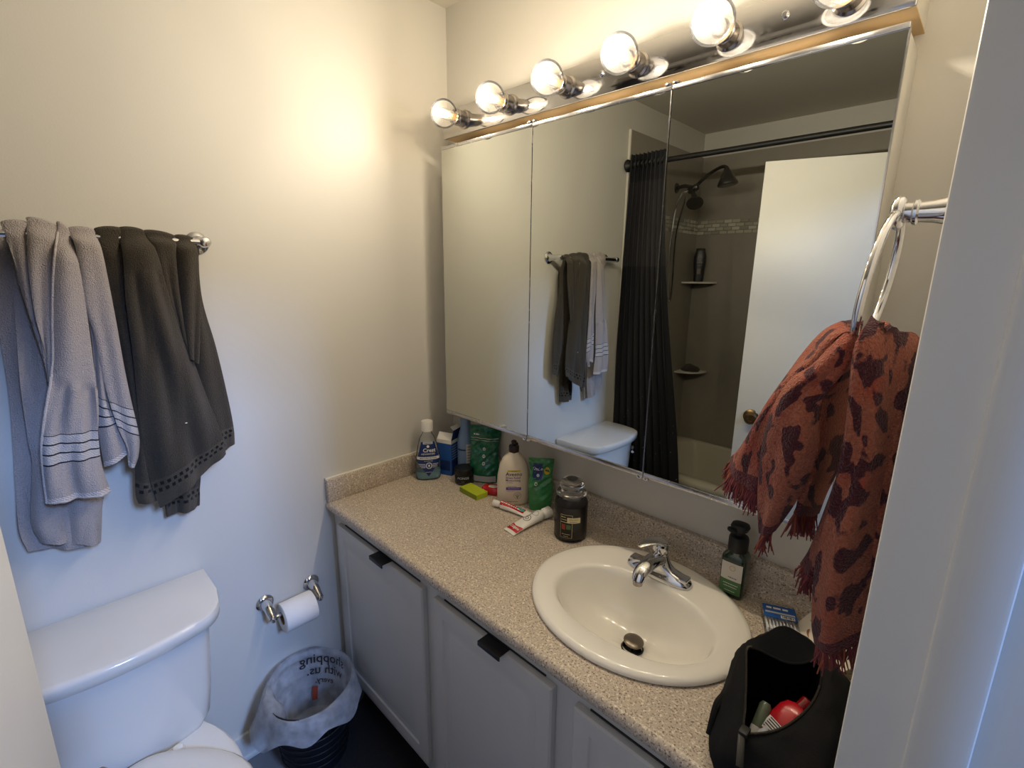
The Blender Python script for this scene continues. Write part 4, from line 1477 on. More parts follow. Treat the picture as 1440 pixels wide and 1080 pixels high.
make('tube_body', tf(lathe([(.005, 0), (.0075, .002), (.0075, .030), (.005, .034), (.005, .040)], seg=20), Matrix.Translation((1.362, -.517, .858)) @ axis_to((0.2, 0.5, 0.55))), M['silverprint'], sv)

# ================================================================== TOWEL RING + RED TOWEL
tr_ = thing('towel_ring', 'chrome towel ring on a flared post fixed to the right wall', 'towel ring', (X1, -0.445, 1.641))
RYC, RZC, RR = -0.482, 1.566, 0.080
make('post', tf(lathe([(.026, 0), (.026, .004), (.021, .008), (.0165, .018), (.0130, .032), (.0115, .046), (.0145, .048), (.0145, .051), (.0115, .053), (.0115, .062)], seg=28), Matrix.Translation((X1, -0.445, 1.641)) @ axis_to((-1, 0, 0))), M['chrome'], tr_)
make('eyelet', tube([(X1 - .066, -0.445 + .0130 * math.cos(a), 1.641 + .0130 * math.sin(a)) for a in np.linspace(0, 2 * math.pi, 29)[:-1]], .0068, 10, closed=True), M['chrome'], tr_)
make('ring', tube([(1.4145 - .012 * (1 - math.cos(a)) * 0.5, -0.445 + RR * math.sin(a) - .036 * (1 - math.cos(a)) * .5, 1.641 - RR * (1 - math.cos(a))) for a in np.linspace(0, 2 * math.pi, 65)[:-1]], .0048, 10, closed=True), M['chrome'], tr_)

RT = {
    'left_outer': (-0.45, -0.525, [(1.392, 1.515), (1.362, 1.497), (1.342, 1.467), (1.323, 1.428), (1.302, 1.384), (1.284, 1.336), (1.270, 1.302), (1.259, 1.284)], [(1.405, 1.505), (1.386, 1.493), (1.37, 1.461), (1.348, 1.439), (1.336, 1.411), (1.329, 1.382), (1.327, 1.336), (1.328, 1.274)]),
    'left_front': (-0.53, -0.54, [(1.406, 1.514), (1.384, 1.483), (1.368, 1.458), (1.347, 1.436), (1.332, 1.395), (1.326, 1.335), (1.33, 1.266), (1.336, 1.22)], [(1.411, 1.494), (1.401, 1.461), (1.389, 1.437), (1.381, 1.412), (1.386, 1.367), (1.382, 1.328), (1.371, 1.284), (1.353, 1.235)]),
    'left_back': (-0.525, -0.44, [(1.404, 1.501), (1.395, 1.449), (1.381, 1.42), (1.379, 1.383), (1.38, 1.345), (1.38, 1.316), (1.372, 1.262)], [(1.398, 1.493), (1.398, 1.446), (1.398, 1.408), (1.397, 1.367), (1.396, 1.313), (1.387, 1.27), (1.381, 1.234)]),
    'right_front': (-0.555, -0.535, [(1.415, 1.52), (1.413, 1.477), (1.418, 1.397), (1.417, 1.34), (1.413, 1.276), (1.41, 1.218), (1.416, 1.14), (1.423, 1.108)], [(1.428, 1.517), (1.441, 1.459), (1.45, 1.379), (1.453, 1.333), (1.455, 1.293), (1.457, 1.243), (1.462, 1.177), (1.464, 1.127)]),
    'right_under': (-0.49, -0.52, [(1.408, 1.362), (1.407, 1.314), (1.401, 1.266), (1.392, 1.205), (1.383, 1.175)], [(1.42, 1.373), (1.42, 1.317), (1.417, 1.258), (1.412, 1.206), (1.409, 1.181)]),
    'right_back': (-0.535, -0.47, [(1.426, 1.517), (1.44, 1.459), (1.449, 1.379), (1.451, 1.324), (1.456, 1.261), (1.459, 1.185), (1.462, 1.136)], [(1.436, 1.511), (1.462, 1.482), (1.4745, 1.376), (1.4745, 1.304), (1.4745, 1.237), (1.4745, 1.154), (1.4745, 1.103)]),
}
rt = thing('hand_towel', 'terracotta towel with maroon blotches and fringed ends hung through the chrome ring', 'towel', (1.415, -0.50, 1.10))
Vc, Fc, Uc = [], [], []
fringe_pts = []
uo = 0.0
for nm, (ya, yb, L, Rr) in RT.items():
    nv, nu = 44, 22
    Lp, Rp = catmull(L, nv), catmull(Rr, nv)
    G = np.zeros((nv, nu, 3))
    UV = np.zeros((nv, nu, 2))
    mid = (Lp + Rp) / 2
    seg = np.concatenate([[0], np.cumsum(np.linalg.norm(np.diff(mid, axis=0), axis=1))])
    for i in range(nv):
        wd = np.linalg.norm(Rp[i] - Lp[i])
        v = i / (nv - 1)
        for j in range(nu):
            u = j / (nu - 1)
            p = Lp[i] * (1 - u) + Rp[i] * u
            y = ya * (1 - u) + yb * u
            blg = 0.42 * wd * math.sin(math.pi * u) ** 0.8
            blg += 0.004 * math.sin(u * 9 + v * 5 + uo * 30) * min(1, v * 4)
            y -= blg
            if v < 0.10:      # gather onto the ring
                f = (1 - v / 0.10) ** 2
                y = y * (1 - f) + (-0.505 - 0.03 * u) * f
            G[i, j] = (p[0], y, p[1])
            UV[i, j] = (uo + u * wd * 1.25, seg[-1] - seg[i])
    V, F, U = sheet(G, 0.0065, UV)
    o = len(Vc)
    Vc += V
    Fc += [[q + o for q in f] for f in F]
    Uc += U
    uo += 0.137
    edge = G[-1]
    dirn = G[-1] - G[-3]
    fringe_pts.append((nm, edge, dirn))
# roll over the bottom of the ring
make('cloth', (Vc, Fc, Uc), M['ikat'], rt, angle=70)
fa_, fb_ = [], []
for nm, edge, dirn in fringe_pts:
    n = max(16, int(60 * np.linalg.norm(edge[-1] - edge[0]) / 0.09))
    for i in range(n * 2):
        t_ = random.random() * (len(edge) - 1)
        k_ = min(int(t_), len(edge) - 2)
        f = t_ - k_
        p = edge[k_] * (1 - f) + edge[k_ + 1] * f
        d = dirn[k_] / (np.linalg.norm(dirn[k_]) + 1e-9)
        d = d + np.array([random.gauss(0, .28), random.gauss(0, .28), -0.6 + random.gauss(0, .15)])
        d /= np.linalg.norm(d)
        ln = random.uniform(.016, .030)
        q = p + d * ln * .55
        e = q + (d * .6 + np.array([random.gauss(0, .25), random.gauss(0, .25), -.5])) * ln * .6
        for a_ in (q, e):
            a_[0] = min(1.4745, a_[0])
        (fa_ if random.random() < .68 else fb_).append(tube([p - d * .004, q, e], [.0013, .0012, .0007], 4))
fr = make('fringe', join(*fa_), M['fringe'], rt, smooth=False)
fr['kind'] = 'stuff'
fr = make('fringe', join(*fb_), M['fringe2'], rt, smooth=False)
fr['kind'] = 'stuff'

# ================================================================== TOWEL BAR + TOWELS ON LEFT WALL
TBZ, TBX = 1.632, 0.072
tb = thing('towel_bar', 'chrome towel bar with round end mounts on the left wall', 'towel bar', (0, -1.06, TBZ))
make('bar', tube([(TBX, -0.842, TBZ), (TBX, -1.30, TBZ)], .0085, 14), M['chrome'], tb)
for yy in (-0.840, -1.302):
    make('end_mount', join(tf(lathe([(.028, 0), (.028, .004), (.024, .008), (.018, .010), (.013, .020), (.0115, .050), (.0135, .060), (.0135, .078), (.010, .084), (.001, .085)], seg=28), Matrix.Translation((0, yy, TBZ)) @ axis_to((1, 0, 0)))), M['chrome'], tb)

GT = {
    'grey_back': (0.035, [(-1.211, 1.63), (-1.223, 1.531), (-1.231, 1.414), (-1.236, 1.323), (-1.244, 1.229), (-1.26, 1.094), (-1.271, 0.993), (-1.265, 0.937)], [(-1.064, 1.639), (-1.074, 1.53), (-1.088, 1.401), (-1.097, 1.301), (-1.102, 1.197), (-1.115, 1.047), (-1.125, 0.99), (-1.14, 0.902)]),
    'grey_back2': (0.055, [(-1.182, 1.631), (-1.192, 1.56), (-1.203, 1.459), (-1.218, 1.323), (-1.224, 1.21), (-1.225, 1.139), (-1.246, 1.014), (-1.24, 0.957)], [(-1.078, 1.637), (-1.084, 1.53), (-1.09, 1.436), (-1.099, 1.338), (-1.113, 1.204), (-1.115, 1.116), (-1.128, 0.999), (-1.143, 0.911)]),
    'grey_left_inner': (0.08, [(-1.193, 1.649), (-1.189, 1.609), (-1.185, 1.536), (-1.177, 1.46), (-1.172, 1.363)], [(-1.156, 1.651), (-1.167, 1.548), (-1.175, 1.421), (-1.173, 1.375), (-1.172, 1.338)]),
    'grey_left': (0.092, [(-1.155, 1.661), (-1.166, 1.574), (-1.172, 1.48), (-1.172, 1.404), (-1.172, 1.34)], [(-1.113, 1.649), (-1.13, 1.574), (-1.151, 1.442), (-1.161, 1.383), (-1.173, 1.324)]),
    'grey_front': (0.107, [(-1.109, 1.656), (-1.13, 1.567), (-1.148, 1.459), (-1.161, 1.368), (-1.188, 1.268), (-1.205, 1.194), (-1.212, 1.126), (-1.216, 1.064)], [(-1.094, 1.64), (-1.092, 1.532), (-1.096, 1.406), (-1.099, 1.33), (-1.103, 1.266), (-1.113, 1.182), (-1.117, 1.123), (-1.11, 1.053)]),
    'grey_mid': (0.092, [(-1.081, 1.635), (-1.087, 1.501), (-1.093, 1.375), (-1.099, 1.279), (-1.107, 1.194), (-1.108, 1.112)], [(-1.067, 1.636), (-1.07, 1.485), (-1.076, 1.373), (-1.084, 1.258), (-1.071, 1.203), (-1.066, 1.131)]),
    'grey_right': (0.1, [(-1.094, 1.644), (-1.088, 1.601), (-1.092, 1.497), (-1.084, 1.416), (-1.082, 1.301), (-1.074, 1.209), (-1.065, 1.153), (-1.065, 1.104)], [(-1.052, 1.644), (-1.048, 1.583), (-1.046, 1.454), (-1.046, 1.361), (-1.044, 1.273), (-1.04, 1.177), (-1.047, 1.128), (-1.059, 1.099)]),
}
DT = {
    'dark_back': (0.04, [(-0.942, 1.629), (-0.956, 1.46), (-0.978, 1.246), (-0.994, 1.097), (-1.0, 0.999), (-1.002, 0.926)], [(-0.872, 1.632), (-0.878, 1.456), (-0.892, 1.23), (-0.902, 1.113), (-0.914, 1.011), (-0.924, 0.927)]),
    'dark_right': (0.058, [(-0.876, 1.632), (-0.884, 1.493), (-0.895, 1.348), (-0.896, 1.234), (-0.874, 1.131), (-0.86, 1.074)], [(-0.856, 1.624), (-0.86, 1.492), (-0.842, 1.365), (-0.829, 1.222), (-0.825, 1.138), (-0.828, 1.09)]),
    'dark_left': (0.085, [(-1.05, 1.645), (-1.046, 1.592), (-1.047, 1.48), (-1.044, 1.36), (-1.043, 1.275), (-1.04, 1.195), (-1.05, 1.106), (-1.059, 1.025), (-1.057, 0.998)], [(-1.003, 1.649), (-1.014, 1.537), (-1.021, 1.418), (-1.024, 1.296), (-1.027, 1.21), (-1.029, 1.152), (-1.028, 1.068), (-1.024, 1.022), (-1.022, 0.993)]),
    'dark_mid': (0.094, [(-0.962, 1.647), (-0.948, 1.579), (-0.936, 1.496), (-0.922, 1.409), (-0.912, 1.355)], [(-0.903, 1.639), (-0.913, 1.58), (-0.916, 1.495), (-0.914, 1.391), (-0.905, 1.339)]),
    'dark_strip': (0.098, [(-0.902, 1.639), (-0.907, 1.563), (-0.909, 1.495), (-0.912, 1.409), (-0.911, 1.346)], [(-0.863, 1.634), (-0.868, 1.563), (-0.873, 1.494), (-0.885, 1.406), (-0.897, 1.332)]),
    'dark_front': (0.107, [(-1.007, 1.65), (-1.012, 1.575), (-1.019, 1.499), (-1.022, 1.381), (-1.024, 1.336), (-1.03, 1.231), (-1.033, 1.123), (-1.027, 1.033), (-1.019, 0.978)], [(-0.962, 1.647), (-0.949, 1.595), (-0.939, 1.517), (-0.922, 1.434), (-0.904, 1.334), (-0.886, 1.24), (-0.871, 1.168), (-0.864, 1.116), (-0.865, 1.084)]),
}
FULLHEM = {'grey_front', 'grey_mid', 'grey_right', 'dark_front', 'dark_right', 'dark_back', 'dark_left'}


def hung_towel(panels, th, bulge):
    Vc, Fc, Uc = [], [], []
    uo = 0.0
    edges = {}
    for nm, (xp, L, Rr) in panels.items():
        nv, nu = 56, 20
        Lp, Rp = catmull(L, nv), catmull(Rr, nv)
        G = np.zeros((nv, nu, 3))
        UV = np.zeros((nv, nu, 2))
        mid = (Lp + Rp) / 2
        seg = np.concatenate([[0], np.cumsum(np.linalg.norm(np.diff(mid, axis=0), axis=1))])
        ph = uo * 50
        for i in range(nv):
            v = i / (nv - 1)
            wd = abs(Rp[i][0] - Lp[i][0])
            for j in range(nu):
                u = j / (nu - 1)
                p = Lp[i] * (1 - u) + Rp[i] * u
                s = math.sin(math.pi * u)
                k_ = min(1, v / 0.10)
                k_ = k_ * k_ * (3 - 2 * k_)
                x = TBX + .004 + (xp - TBX - .004) * k_
                bl = bulge * min(1, wd / 0.05) * (s ** 0.7 - 0.6)
                bl += 0.0035 * math.sin(u * 7 + ph + v * 3) * min(1, v * 3)
                if wd > 0.07:
                    bl += 0.0075 * math.sin(u * 11 - v * 5 + ph) * min(1, v * 2.5) + 0.003 * math.sin(u * 23 + v * 9 + ph) * min(1, v * 2)
                x += bl * (0.35 + 0.65 * k_)
                x = max(x, 0.012)
                G[i, j] = (x, p[0], p[1] - 0.006 * (1 - s ** 0.5) * (1 - k_))
                hem = seg[-1] - seg[i] + (0 if nm in FULLHEM else 0.35)
                UV[i, j] = (uo + u * wd, hem)
        V, F, U = sheet(G, th, UV)
        o = len(Vc)
        Vc += V
        Fc += [[q + o for q in f] for f in F]
        Uc += U
        uo += 0.211
        edges[nm] = G
        # fold over the bar top into the back layer
        if nm in ('grey_left', 'grey_front', 'grey_right', 'dark_left', 'dark_front', 'dark_strip', 'grey_left_inner', 'dark_mid'):
            top = G[0]
            C = np.zeros((7, nu, 3))
            for i, a in enumerate(np.linspace(0, math.pi, 7)):
                for j in range(nu):
                    rad = .0125
                    C[i, j] = (TBX + rad * math.cos(a) + (top[j, 0] - TBX - rad) * (1 - i / 6), top[j, 1], top[j, 2] + (rad + .002) * math.sin(a) * .7 - .004 * i / 6)
            V, F, U = sheet(C, th, np.ones((7, nu, 2)))
            o = len(Vc)
            Vc += V
            Fc += [[q + o for q in f] for f in F]
            Uc += U
    return (Vc, Fc, Uc), edges


g, eg = hung_towel(GT, 0.0055, 0.011)
t1_ = thing('hand_towel', 'pale grey towel with thin navy stripes folded over the chrome bar', 'towel', (0.08, -1.15, 0.93))
make('cloth', g, M['greytowel'], t1_, angle=70)
gf = eg['grey_front']
make('stitched_edge', tube([tuple(gf[i, 0] + np.array([.003, -.001, 0])) for i in range(1, 56, 2)], .0028, 8), M['greytowel'], t1_)
make('hem', tube([tuple(p + np.array([.001, 0, .001])) for p in gf[-1]], .0034, 8), M['greytowel'], t1_)
g, eg = hung_towel(DT, 0.0065, 0.013)
t2_ = thing('hand_towel', 'dark olive grey towel with dotted woven border hung beside the pale striped one', 'towel', (0.08, -0.95, 0.92))
make('cloth', g, M['darktowel'], t2_, angle=70)
df = eg['dark_front']
make('hem', tube([tuple(p + np.array([.001, 0, .001])) for p in df[-1]], .0034, 8), M['darktowel'], t2_)
make('lint', lathe([(.0005, 0), (.003, .001), (.0005, .002)], (df[38, 11][0] + .006, df[38, 11][1], df[38, 11][2]), 8), M['swab'], t2_)

# ================================================================== TOILET PAPER HOLDER + ROLL
TZ, TX = 0.500, 0.062
hp = thing('toilet_paper_holder', 'pair of chrome wall posts with a spring rod below the counter end', 'paper holder', (0, -0.706, 0.53))
for yy, sg in ((-0.782, 1), (-0.632, -1)):
    make('post', join(tf(lathe([(.027, 0), (.027, .004), (.022, .009), (.018, .011)], seg=28), Matrix.Translation((0, yy, 0.524)) @ axis_to((1, 0, 0))),
                      tube([(0.008, yy, 0.524), (0.030, yy, 0.520), (0.050, yy, 0.508), (TX + .004, yy, TZ)], [.0165, .0145, .0125, .0115], 18, 12)), M['chrome'], hp)
    make('ball_end', tf(lathe([(.001, -.010), (.007, -.007), (.010, 0), (.007, .007), (.001, .010)], seg=18), Matrix.Translation((TX + .004, yy, TZ - .002))), M['chrome'], hp)
make('rod', tube([(TX, -0.778, TZ), (TX, -0.636, TZ)], .0065, 12), M['chrome'], hp)
rl = thing('toilet_roll', 'white toilet paper roll on the chrome holder', 'toilet roll', (TX, -0.706, TZ - .047))
RC = Matrix.Translation((TX + .002, -0.756, TZ - .013)) @ axis_to((0, 1, 0))
make('paper', tf(lathe([(.0205, 0), (.0455, 0), (.047, .0015), (.047, .0985), (.0455, .100), (.0205, .100)], seg=48, cap0=False, cap1=False), RC), M['paper'], rl, angle=50)
make('core', tf(lathe([(.0205, 0), (.0205, .100), (.0190, .100), (.0190, 0), (.0205, 0)], seg=32, cap0=False, cap1=False), RC), M['card'], rl)

# ================================================================== TOILET
TYC = -1.160
tl = thing('toilet', 'white porcelain toilet with broad tank lid against the left wall', 'toilet', (0.35, TYC, 0))


def dring(z, hw, xb, xf, bow, r=0.03, n=40):
    """tank outline: straight back at xb, bowed front reaching xf at the middle, xf-bow at the corners"""
    pts = []
    for t_ in np.linspace(-1, 1, n):
        yy = hw * t_
        edge = max(0, abs(t_) - (1 - r / hw)) / (r / hw)
        x = xf - bow * t_ * t_ - (1 - math.sqrt(max(0, 1 - edge * edge))) * r * 1.6
        pts.append((x, TYC + yy, z))
    back = [(xb, TYC + hw, z), (xb, TYC + hw * .5, z), (xb, TYC, z), (xb, TYC - hw * .5, z), (xb, TYC - hw, z)]
    return pts + back


tank = [dring(.375, .130, .06, .205, .020), dring(.385, .150, .045, .222, .024), dring(.42, .170, .030, .232, .028), dring(.50, .182, .022, .238, .032),
        dring(.60, .190, .016, .244, .036), dring(.688, .196, .014, .250, .040)]
make('tank', loft(tank), M['porcelain2'], tl, angle=50)
lid = [dring(.688, .222, .012, .268, .046, .05), dring(.692, .226, .010, .274, .048, .055), dring(.715, .228, .009, .278, .050, .055), dring(.7235, .226, .010, .275, .050, .055), dring(.727, .218, .016, .266, .050, .055)]
make('tank_lid', loft(lid), M['porcelain2'], tl, angle=50)
make('flush_lever', join(tf(lathe([(.014, 0), (.014, .005), (.008, .009)], seg=20), Matrix.Translation((.226, TYC - .172, .63)) @ axis_to((1, 0, 0))), tube([(.236, TYC - .172, .63), (.244, TYC - .155, .628), (.250, TYC - .130, .622)], [.005, .006, .008], 10, 12)), M['chrome'], tl)


def bring(z, x0_, x1_, hw, n=2.3):
    """bowl outline: egg shaped in x"""
    pts = []
    for q in np.linspace(0, 2 * math.pi, 49)[:-1]:
        c, s = math.cos(q), math.sin(q)
        xm = x0_ + (x1_ - x0_) * .45
        x = xm + (c * (x1_ - xm) if c > 0 else c * (xm - x0_))
        y = hw * math.copysign(abs(s) ** (2 / n), s)
        if c < 0:
            y *= 1 - 0.42 * (-c) ** 2.4
        pts.append((x, TYC + y, z))
    return pts


make('bowl', loft([bring(.0, .16, .50, .105), bring(.02, .155, .51, .11), bring(.10, .165, .50, .10), bring(.20, .15, .54, .115), bring(.30, .11, .64, .165), bring(.365, .06, .70, .182), bring(.385, .045, .712, .186), bring(.392, .05, .705, .180)]), M['porcelain2'], tl, angle=50)
make('seat_lid', loft([bring(.394, .245, .715, .180), bring(.402, .235, .725, .187), bring(.418, .235, .725, .187), bring(.428, .245, .712, .178), bring(.431, .28, .67, .145)]), M['porcelain2'], tl, angle=50)
for s_ in (-1, 1):
    make('hinge_cap', lathe([(.014, 0), (.014, .014), (.010, .020), (.001, .021)], (.252, TYC + s_ * .075, .393), 18), M['white'], tl)

# ================================================================== BATH MAT, BIN
bmx = [(0.066, -0.515), (0.178, -0.83), (0.28, -1.12), (0.82, -1.10), (0.90, -0.50), (0.30, -0.478)]
mt_c = (0.50, -0.80)
mring = []
poly = [(0.082, -0.540), (0.190, -0.835), (0.255, -0.860), (0.840, -0.860), (0.900, -0.800), (0.900, -0.520), (0.860, -0.484), (0.130, -0.484)]
md = dense([(x, y, 0) for x, y in poly], 64)
bath = thing('bath_mat', 'charcoal bath mat on the floor in front of the vanity', 'bath mat', (0.5, -0.67, 0))
make('mat_pile', loft([[(p[0], p[1], .0005) for p in md], [(p[0], p[1], .008) for p in md], [(.5 + (p[0] - .5) * .985, -.67 + (p[1] + .67) * .975, .013) for p in md]]), M['mat'], bath, angle=60)

BC = (0.152, -0.722)
bn = thing('waste_bin', 'round black mesh waste bin standing on the mat edge beside the vanity', 'waste bin', (BC[0], BC[1], 0.0135))
b0, b1, bh = .096, .126, .270
make('base_ring', lathe([(b0 - .004, .0135), (b0, .0145), (b0 + .004, .055), (b0 + .002, .056), (b0 - .006, .0165), (.001, .0165)], (BC[0], BC[1], 0), 48), M['basket'], bn)
make('lower_wall', lathe([(b0 + .0025, .050), (b0 + .0175, .165), (b0 + .0160, .165), (b0 + .001, .050)], (BC[0], BC[1], 0), 48, False, False), M['basket'], bn)
for zz in (.058, .085, .112, .139, .166):
    rr = b0 + .004 + (b1 - b0 - .004) * (zz - .0135) / (bh - .0135)
    make('hoop', tube([(BC[0] + rr * math.cos(a), BC[1] + rr * math.sin(a), zz) for a in np.linspace(0, 2 * math.pi, 49)[:-1]], .0022, 6, closed=True), M['basket'], bn)
for zz in (.205, bh):
    rr = b0 + .004 + (b1 - b0 - .004) * (zz - .0135) / (bh - .0135)
    make('hoop', tube([(BC[0] + rr * math.cos(a), BC[1] + rr * math.sin(a), zz) for a in np.linspace(0, 2 * math.pi, 49)[:-1]], .0030, 8, closed=True), M['basket'], bn)
for q in range(12):
    for dq in (-.035, .035):
        a = 2 * math.pi * q / 12 + dq
        make('upright', tube([(BC[0] + (b0 + .0185) * math.cos(a), BC[1] + (b0 + .0185) * math.sin(a), .160), (BC[0] + b1 * math.cos(a), BC[1] + b1 * math.sin(a), bh)], .0018, 6), M['basket'], bn)

# liner: inside wall, over the rim, hanging skirt with lumps
ln = thing('bin_liner', 'translucent plastic grocery bag lining the black waste bin', 'bin liner', (BC[0], BC[1], .02))
seg = 72
prof_l = [(.45, .105), (.68, .100), (.78, .13), (.875, .19), (.965, .245), (.985, .272), (1.01, .281), (1.05, .279), (1.075, .265), (1.10, .245), (1.13, .225), (1.16, .207)]
rl_ = []
for i, (f, z) in enumerate(prof_l):
    ring = []
    for j in range(seg):
        a = 2 * math.pi * j / seg
        nz = 0.018 * math.sin(5 * a + 1.1) + 0.012 * math.sin(9 * a + i * .5) + 0.008 * math.sin(17 * a + i)
        out_ = max(0, i - 6) / 5
        ins_ = max(0, 5 - i) / 5
        r = b1 * f * (1 + nz * (0.12 + .95 * out_ + .35 * ins_))
        # the skirt is loose towards the room and long on the tank side
        lump = math.exp(-((a - math.radians(255)) / .55) ** 2) if a > 2 else 0
        lump2 = math.exp(-((a - math.radians(35)) / .5) ** 2)
        r *= 1 + out_ * (.26 * lump + .10 * lump2)
        # a slumped fold inside, on the tank side
        fold = math.exp(-((a - math.radians(262)) / .45) ** 2)
        if 1 < i < 6:
            r *= 1 - .30 * fold * (1 if i in (3, 4) else .5)
        zz = z + .010 * nz * 60 * out_ * .3 - out_ * .045 * lump + .010 * math.sin(2 * a + .4) * min(1, i / 5) + .030 * max(0, math.cos(a - math.radians(135))) * min(1, i / 5) * (1 - out_ * .5) + out_ * .012 * math.sin(7 * a + 2)
        x_, y_ = BC[0] + r * math.cos(a), BC[1] + r * math.sin(a)
        ring.append((max(.006, x_), y_, zz))
    rl_.append(ring)
make('bag_film', loft(rl_, True, False), M['liner'], ln, angle=70)


def bagsurf(az0):
    def f(x, z):
        r = np.interp(z, [.10, .13, .20, .27, .31], [b1 * .60, b1 * .70, b1 * .86, b1 * .955, b1 * .985]) - .008
        a = az0 - x / r
        return (max(.008, BC[0] + r * math.cos(a)), BC[1] + r * math.sin(a), z)
    return f


bsf = bagsurf(math.radians(135))
lettering('shopping', .046, (0.006, .272), bsf, M['darkprint'], ln, .01, flip=True)
lettering('with us.', .042, (0.012, .232), bsf, M['darkprint'], ln, .01, flip=True)
lettering('every.', .026, (0.005, .196), bsf, M['darkprint'], ln, .01, flip=True)
decal('red_print', -.035, -.018, .135, .178, bsf, M['orange'], ln, 4, 4)

# ================================================================== TUB, CURTAIN, SHOWER (seen in the mirror)
tubt = thing('bathtub', 'cream enamel bathtub along the front wall', 'bathtub', (0.74, -2.0, 0))
TX0, TX1, TY0, TY1, TR = 0.010, X1 - .004, YB + .010, -1.625, 0.405


def rr_ring(x0_, x1_, y0_, y1_, z, r, n=8):
    pts = []
    for cx, cy, a0 in ((x1_ - r, y1_ - r, 0), (x0_ + r, y1_ - r, 90), (x0_ + r, y0_ + r, 180), (x1_ - r, y0_ + r, 270)):
        for q in np.linspace(0, 90, n):
            a = math.radians(a0 + q)
            pts.append((cx + r * math.cos(a), cy + r * math.sin(a), z))
    return pts


make('shell', loft([rr_ring(TX0, TX1, TY0, TY1 - .012, 0.0, .012), rr_ring(TX0, TX1, TY0, TY1 - .012, TR - .05, .012), rr_ring(TX0, TX1, TY0, TY1, TR - .035, .015), rr_ring(TX0, TX1, TY0, TY1, TR - .010, .018),
                    rr_ring(TX0 + .010, TX1 - .010, TY0 + .010, TY1 - .010, TR, .02), rr_ring(TX0 + .07, TX1 - .07, TY0 + .05, TY1 - .075, TR, .09), rr_ring(TX0 + .082, TX1 - .082, TY0 + .062, TY1 - .088, TR - .012, .10),
                    rr_ring(TX0 + .11, TX1 - .16, TY0 + .09, TY1 - .11, .16, .12), rr_ring(TX0 + .15, TX1 - .24, TY0 + .13, TY1 - .15, .10, .10)], True, True), M['tub'], tubt, angle=45)
RODY, RODZ = -1.455, 2.117
rd = thing('curtain_rod', 'matte black shower curtain rod with flared end above the tub', 'curtain rod', (0.74, RODY, RODZ))
make('rod', tube([(.012, RODY, RODZ), (X1 - .002, RODY, RODZ)], .0125, 16), M['black'], rd)
for xx, sg in ((0.0085, 1), (X1, -1)):
    make('flange', tf(lathe([(.030, 0), (.032, .006), (.028, .016), (.017, .026), (.016, .045)], seg=28), Matrix.Translation((xx, RODY, RODZ)) @ axis_to((sg, 0, 0))), M['black'], rd)
cu = thing('shower_curtain', 'black shower curtain bunched at the left end of the black rod', 'shower curtain', (0.15, RODY, 0.2))


def curtain_grid(z0, z1, nv=30, nu=150, e=0.0):
    G = np.zeros((nv, nu, 3))
    for i in range(nv):
        z = z0 + (z1 - z0) * i / (nv - 1)
        f = (2.165 - z) / 1.95
        xa = 0.040 - 0.028 * min(1, f * 2)
        xb = 0.235 + 0.165 * min(1, f * 1.1) - 0.02 * math.sin(f * 5)
        for j in range(nu):
            u = j / (nu - 1)
            amp = 0.022 + 0.020 * f
            ph = u * 2 * math.pi * 8.5
            G[i, j] = (xa + (xb - xa) * u + .006 * math.sin(ph * 2 + f * 2), RODY - .02 * f - .045 * max(0, f - .3) + amp * math.sin(ph + .6 * math.sin(f * 4 + u * 5)) + e, z)
    return G


V, F, U = sheet(curtain_grid(2.165, 0.20), 0.0016)
make('cloth', (V, F), M['curtain'], cu, angle=70)
V, F, U = sheet(curtain_grid(2.03, 1.60, 12, 150), 0.0030)
make('sheer_panel', (V, F), M['sheer'], cu, angle=70)
for q in range(8):
    xx = .062 + q * .0225
    make('grommet', tube([(xx + .006 * math.sin(a), RODY + .019 * math.cos(a), RODZ + .019 * math.sin(a)) for a in np.linspace(0, 2 * math.pi, 21)[:-1]], .0034, 6, closed=True), M['black'], cu)

sh = thing('shower_head_set', 'steel double shower head with hose on the tiled wall', 'shower head', (0.0, -2.03, 2.05))
make('arm', tube([(.008, -2.03, 2.075), (.06, -2.03, 2.082), (.11, -2.03, 2.07)], .0105, 12, 14), M['steel'], sh)
make('wall_plate', tf(lathe([(.030, 0), (.028, .005), (.014, .009)], seg=24), Matrix.Translation((.008, -2.03, 2.075)) @ axis_to((1, 0, 0))), M['steel'], sh)
make('diverter', tf(lathe([(.016, -.03), (.020, -.02), (.020, .02), (.016, .03)], seg=20), Matrix.Translation((.115, -2.03, 2.06)) @ axis_to((.9, 0, .35))), M['steel'], sh)
a1_ = make('fixed_arm', tube([(.12, -2.03, 2.065), (.19, -2.02, 2.118), (.25, -2.01, 2.148), (.295, -2.00, 2.158), (.318, -1.995, 2.148)], .0095, 12, 24), M['steel'], sh)
make('fixed_head', tf(lathe([(.012, .035), (.014, .028), (.022, .012), (.048, -.040), (.054, -.052), (.054, -.060), (.050, -.062), (.001, -.062)], seg=32), Matrix.Translation((.322, -1.995, 2.115)) @ Matrix.Rotation(math.radians(-10), 4, 'Y')), M['steel'], a1_)
h2 = make('hand_handle', tube([(.10, -2.02, 2.055), (.13, -2.00, 2.03), (.150, -1.99, 1.995)], [.010, .013, .015], 12, 12), M['steel'], sh)
make('hand_head', tf(lathe([(.015, -.02), (.020, 0), (.044, .030), (.048, .038), (.046, .043), (.001, .044)], seg=30), Matrix.Translation((.150, -1.985, 1.998)) @ axis_to((.35, .55, -.75))), M['steel'], h2)
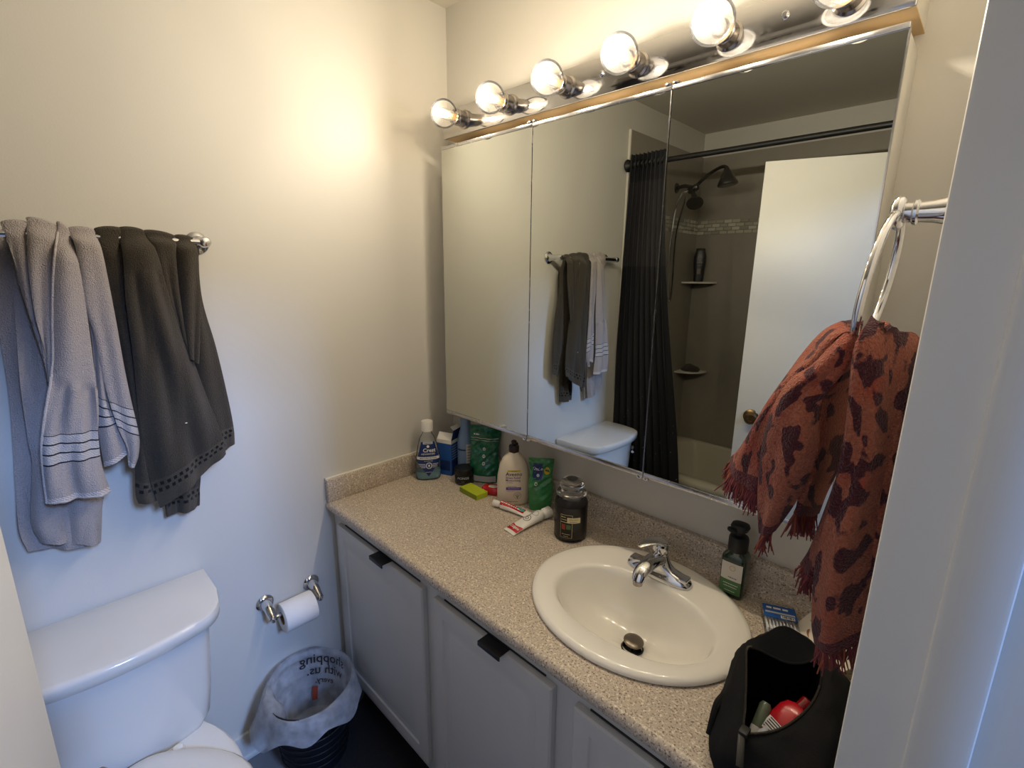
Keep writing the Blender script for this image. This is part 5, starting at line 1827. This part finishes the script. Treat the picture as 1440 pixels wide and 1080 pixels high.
make('hose', tube([(.10, -2.02, 2.05), (.055, -2.00, 2.03), (.030, -1.985, 1.92), (.026, -1.975, 1.75), (.028, -1.97, 1.55), (.034, -1.97, 1.42), (.050, -1.98, 1.40), (.052, -1.99, 1.50), (.046, -2.00, 1.80), (.080, -2.02, 2.02)], .0062, 8, 60), M['chrome'], sh)


def corner_shelf(z, r, label):
    t = thing('corner_shelf', label, 'shelf', (.008, YB + .008, z))
    pts = [(.0085, YB + .0085)] + [(.0085 + r * math.cos(a), YB + .0085 + r * math.sin(a)) for a in np.linspace(0, math.pi / 2, 14)]
    make('slab', loft([[(x, y, z - .010) for x, y in pts], [(x, y, z) for x, y in pts]]), M['caulk'], t, smooth=False)
    return t


corner_shelf(1.512, .168, 'pale corner shelf carrying a dark bottle in the shower')
corner_shelf(0.905, .160, 'low pale corner shelf carrying a dark cloth in the shower')
PB = (.070, YB + .062, 1.512)
ab = math.radians(156)
bw = thing('body_wash_bottle', 'dark grey body wash bottle standing on the shower corner shelf', 'bottle', PB)
pw = [(0, .026, .018), (.003, .030, .022), (.06, .033, .024), (.12, .038, .025), (.165, .038, .024), (.185, .034, .022), (.196, .030, .020), (.212, .029, .019), (.216, .025, .016)]
make('bottle_body', bottle_mesh(pw, 3.0, PB, ab), M['darkgrey'], bw, angle=50)
b_s, _ = bottle_surface(pw, 3.0, PB, ab, .0008)
decal('label', -.010, .012, .050, .085, b_s, M['greyprint'], bw, 4, 3)
small_print(.018 * .62, (0, .160), b_s, M['greyprint'], bw, 0.03, seed=24)
small_print(.014 * .62, (0, .125), b_s, M['greyprint'], bw, 0.034, seed=25)
small_print(.008 * .62, (0, .105), b_s, M['greyprint'], bw, 0.03, seed=26)
cl = thing('folded_cloth', 'dark cloth slumped on the low shower shelf', 'cloth', (.075, YB + .07, .905))
cr = []
for i, (z, f) in enumerate(((.0005, .95), (.010, 1.0), (.022, .92), (.034, .68), (.042, .35), (.044, .08))):
    cr.append([(.078 + .062 * f * math.cos(a) * (1 + .12 * math.sin(3 * a + i)), YB + .072 + .052 * f * math.sin(a) * (1 + .12 * math.sin(4 * a + i)), .905 + z + .004 * math.sin(2 * a) * (i > 1)) for a in np.linspace(0, 2 * math.pi, 37)[:-1]])
make('cloth', loft(cr), M['darktowel'], cl, angle=60)
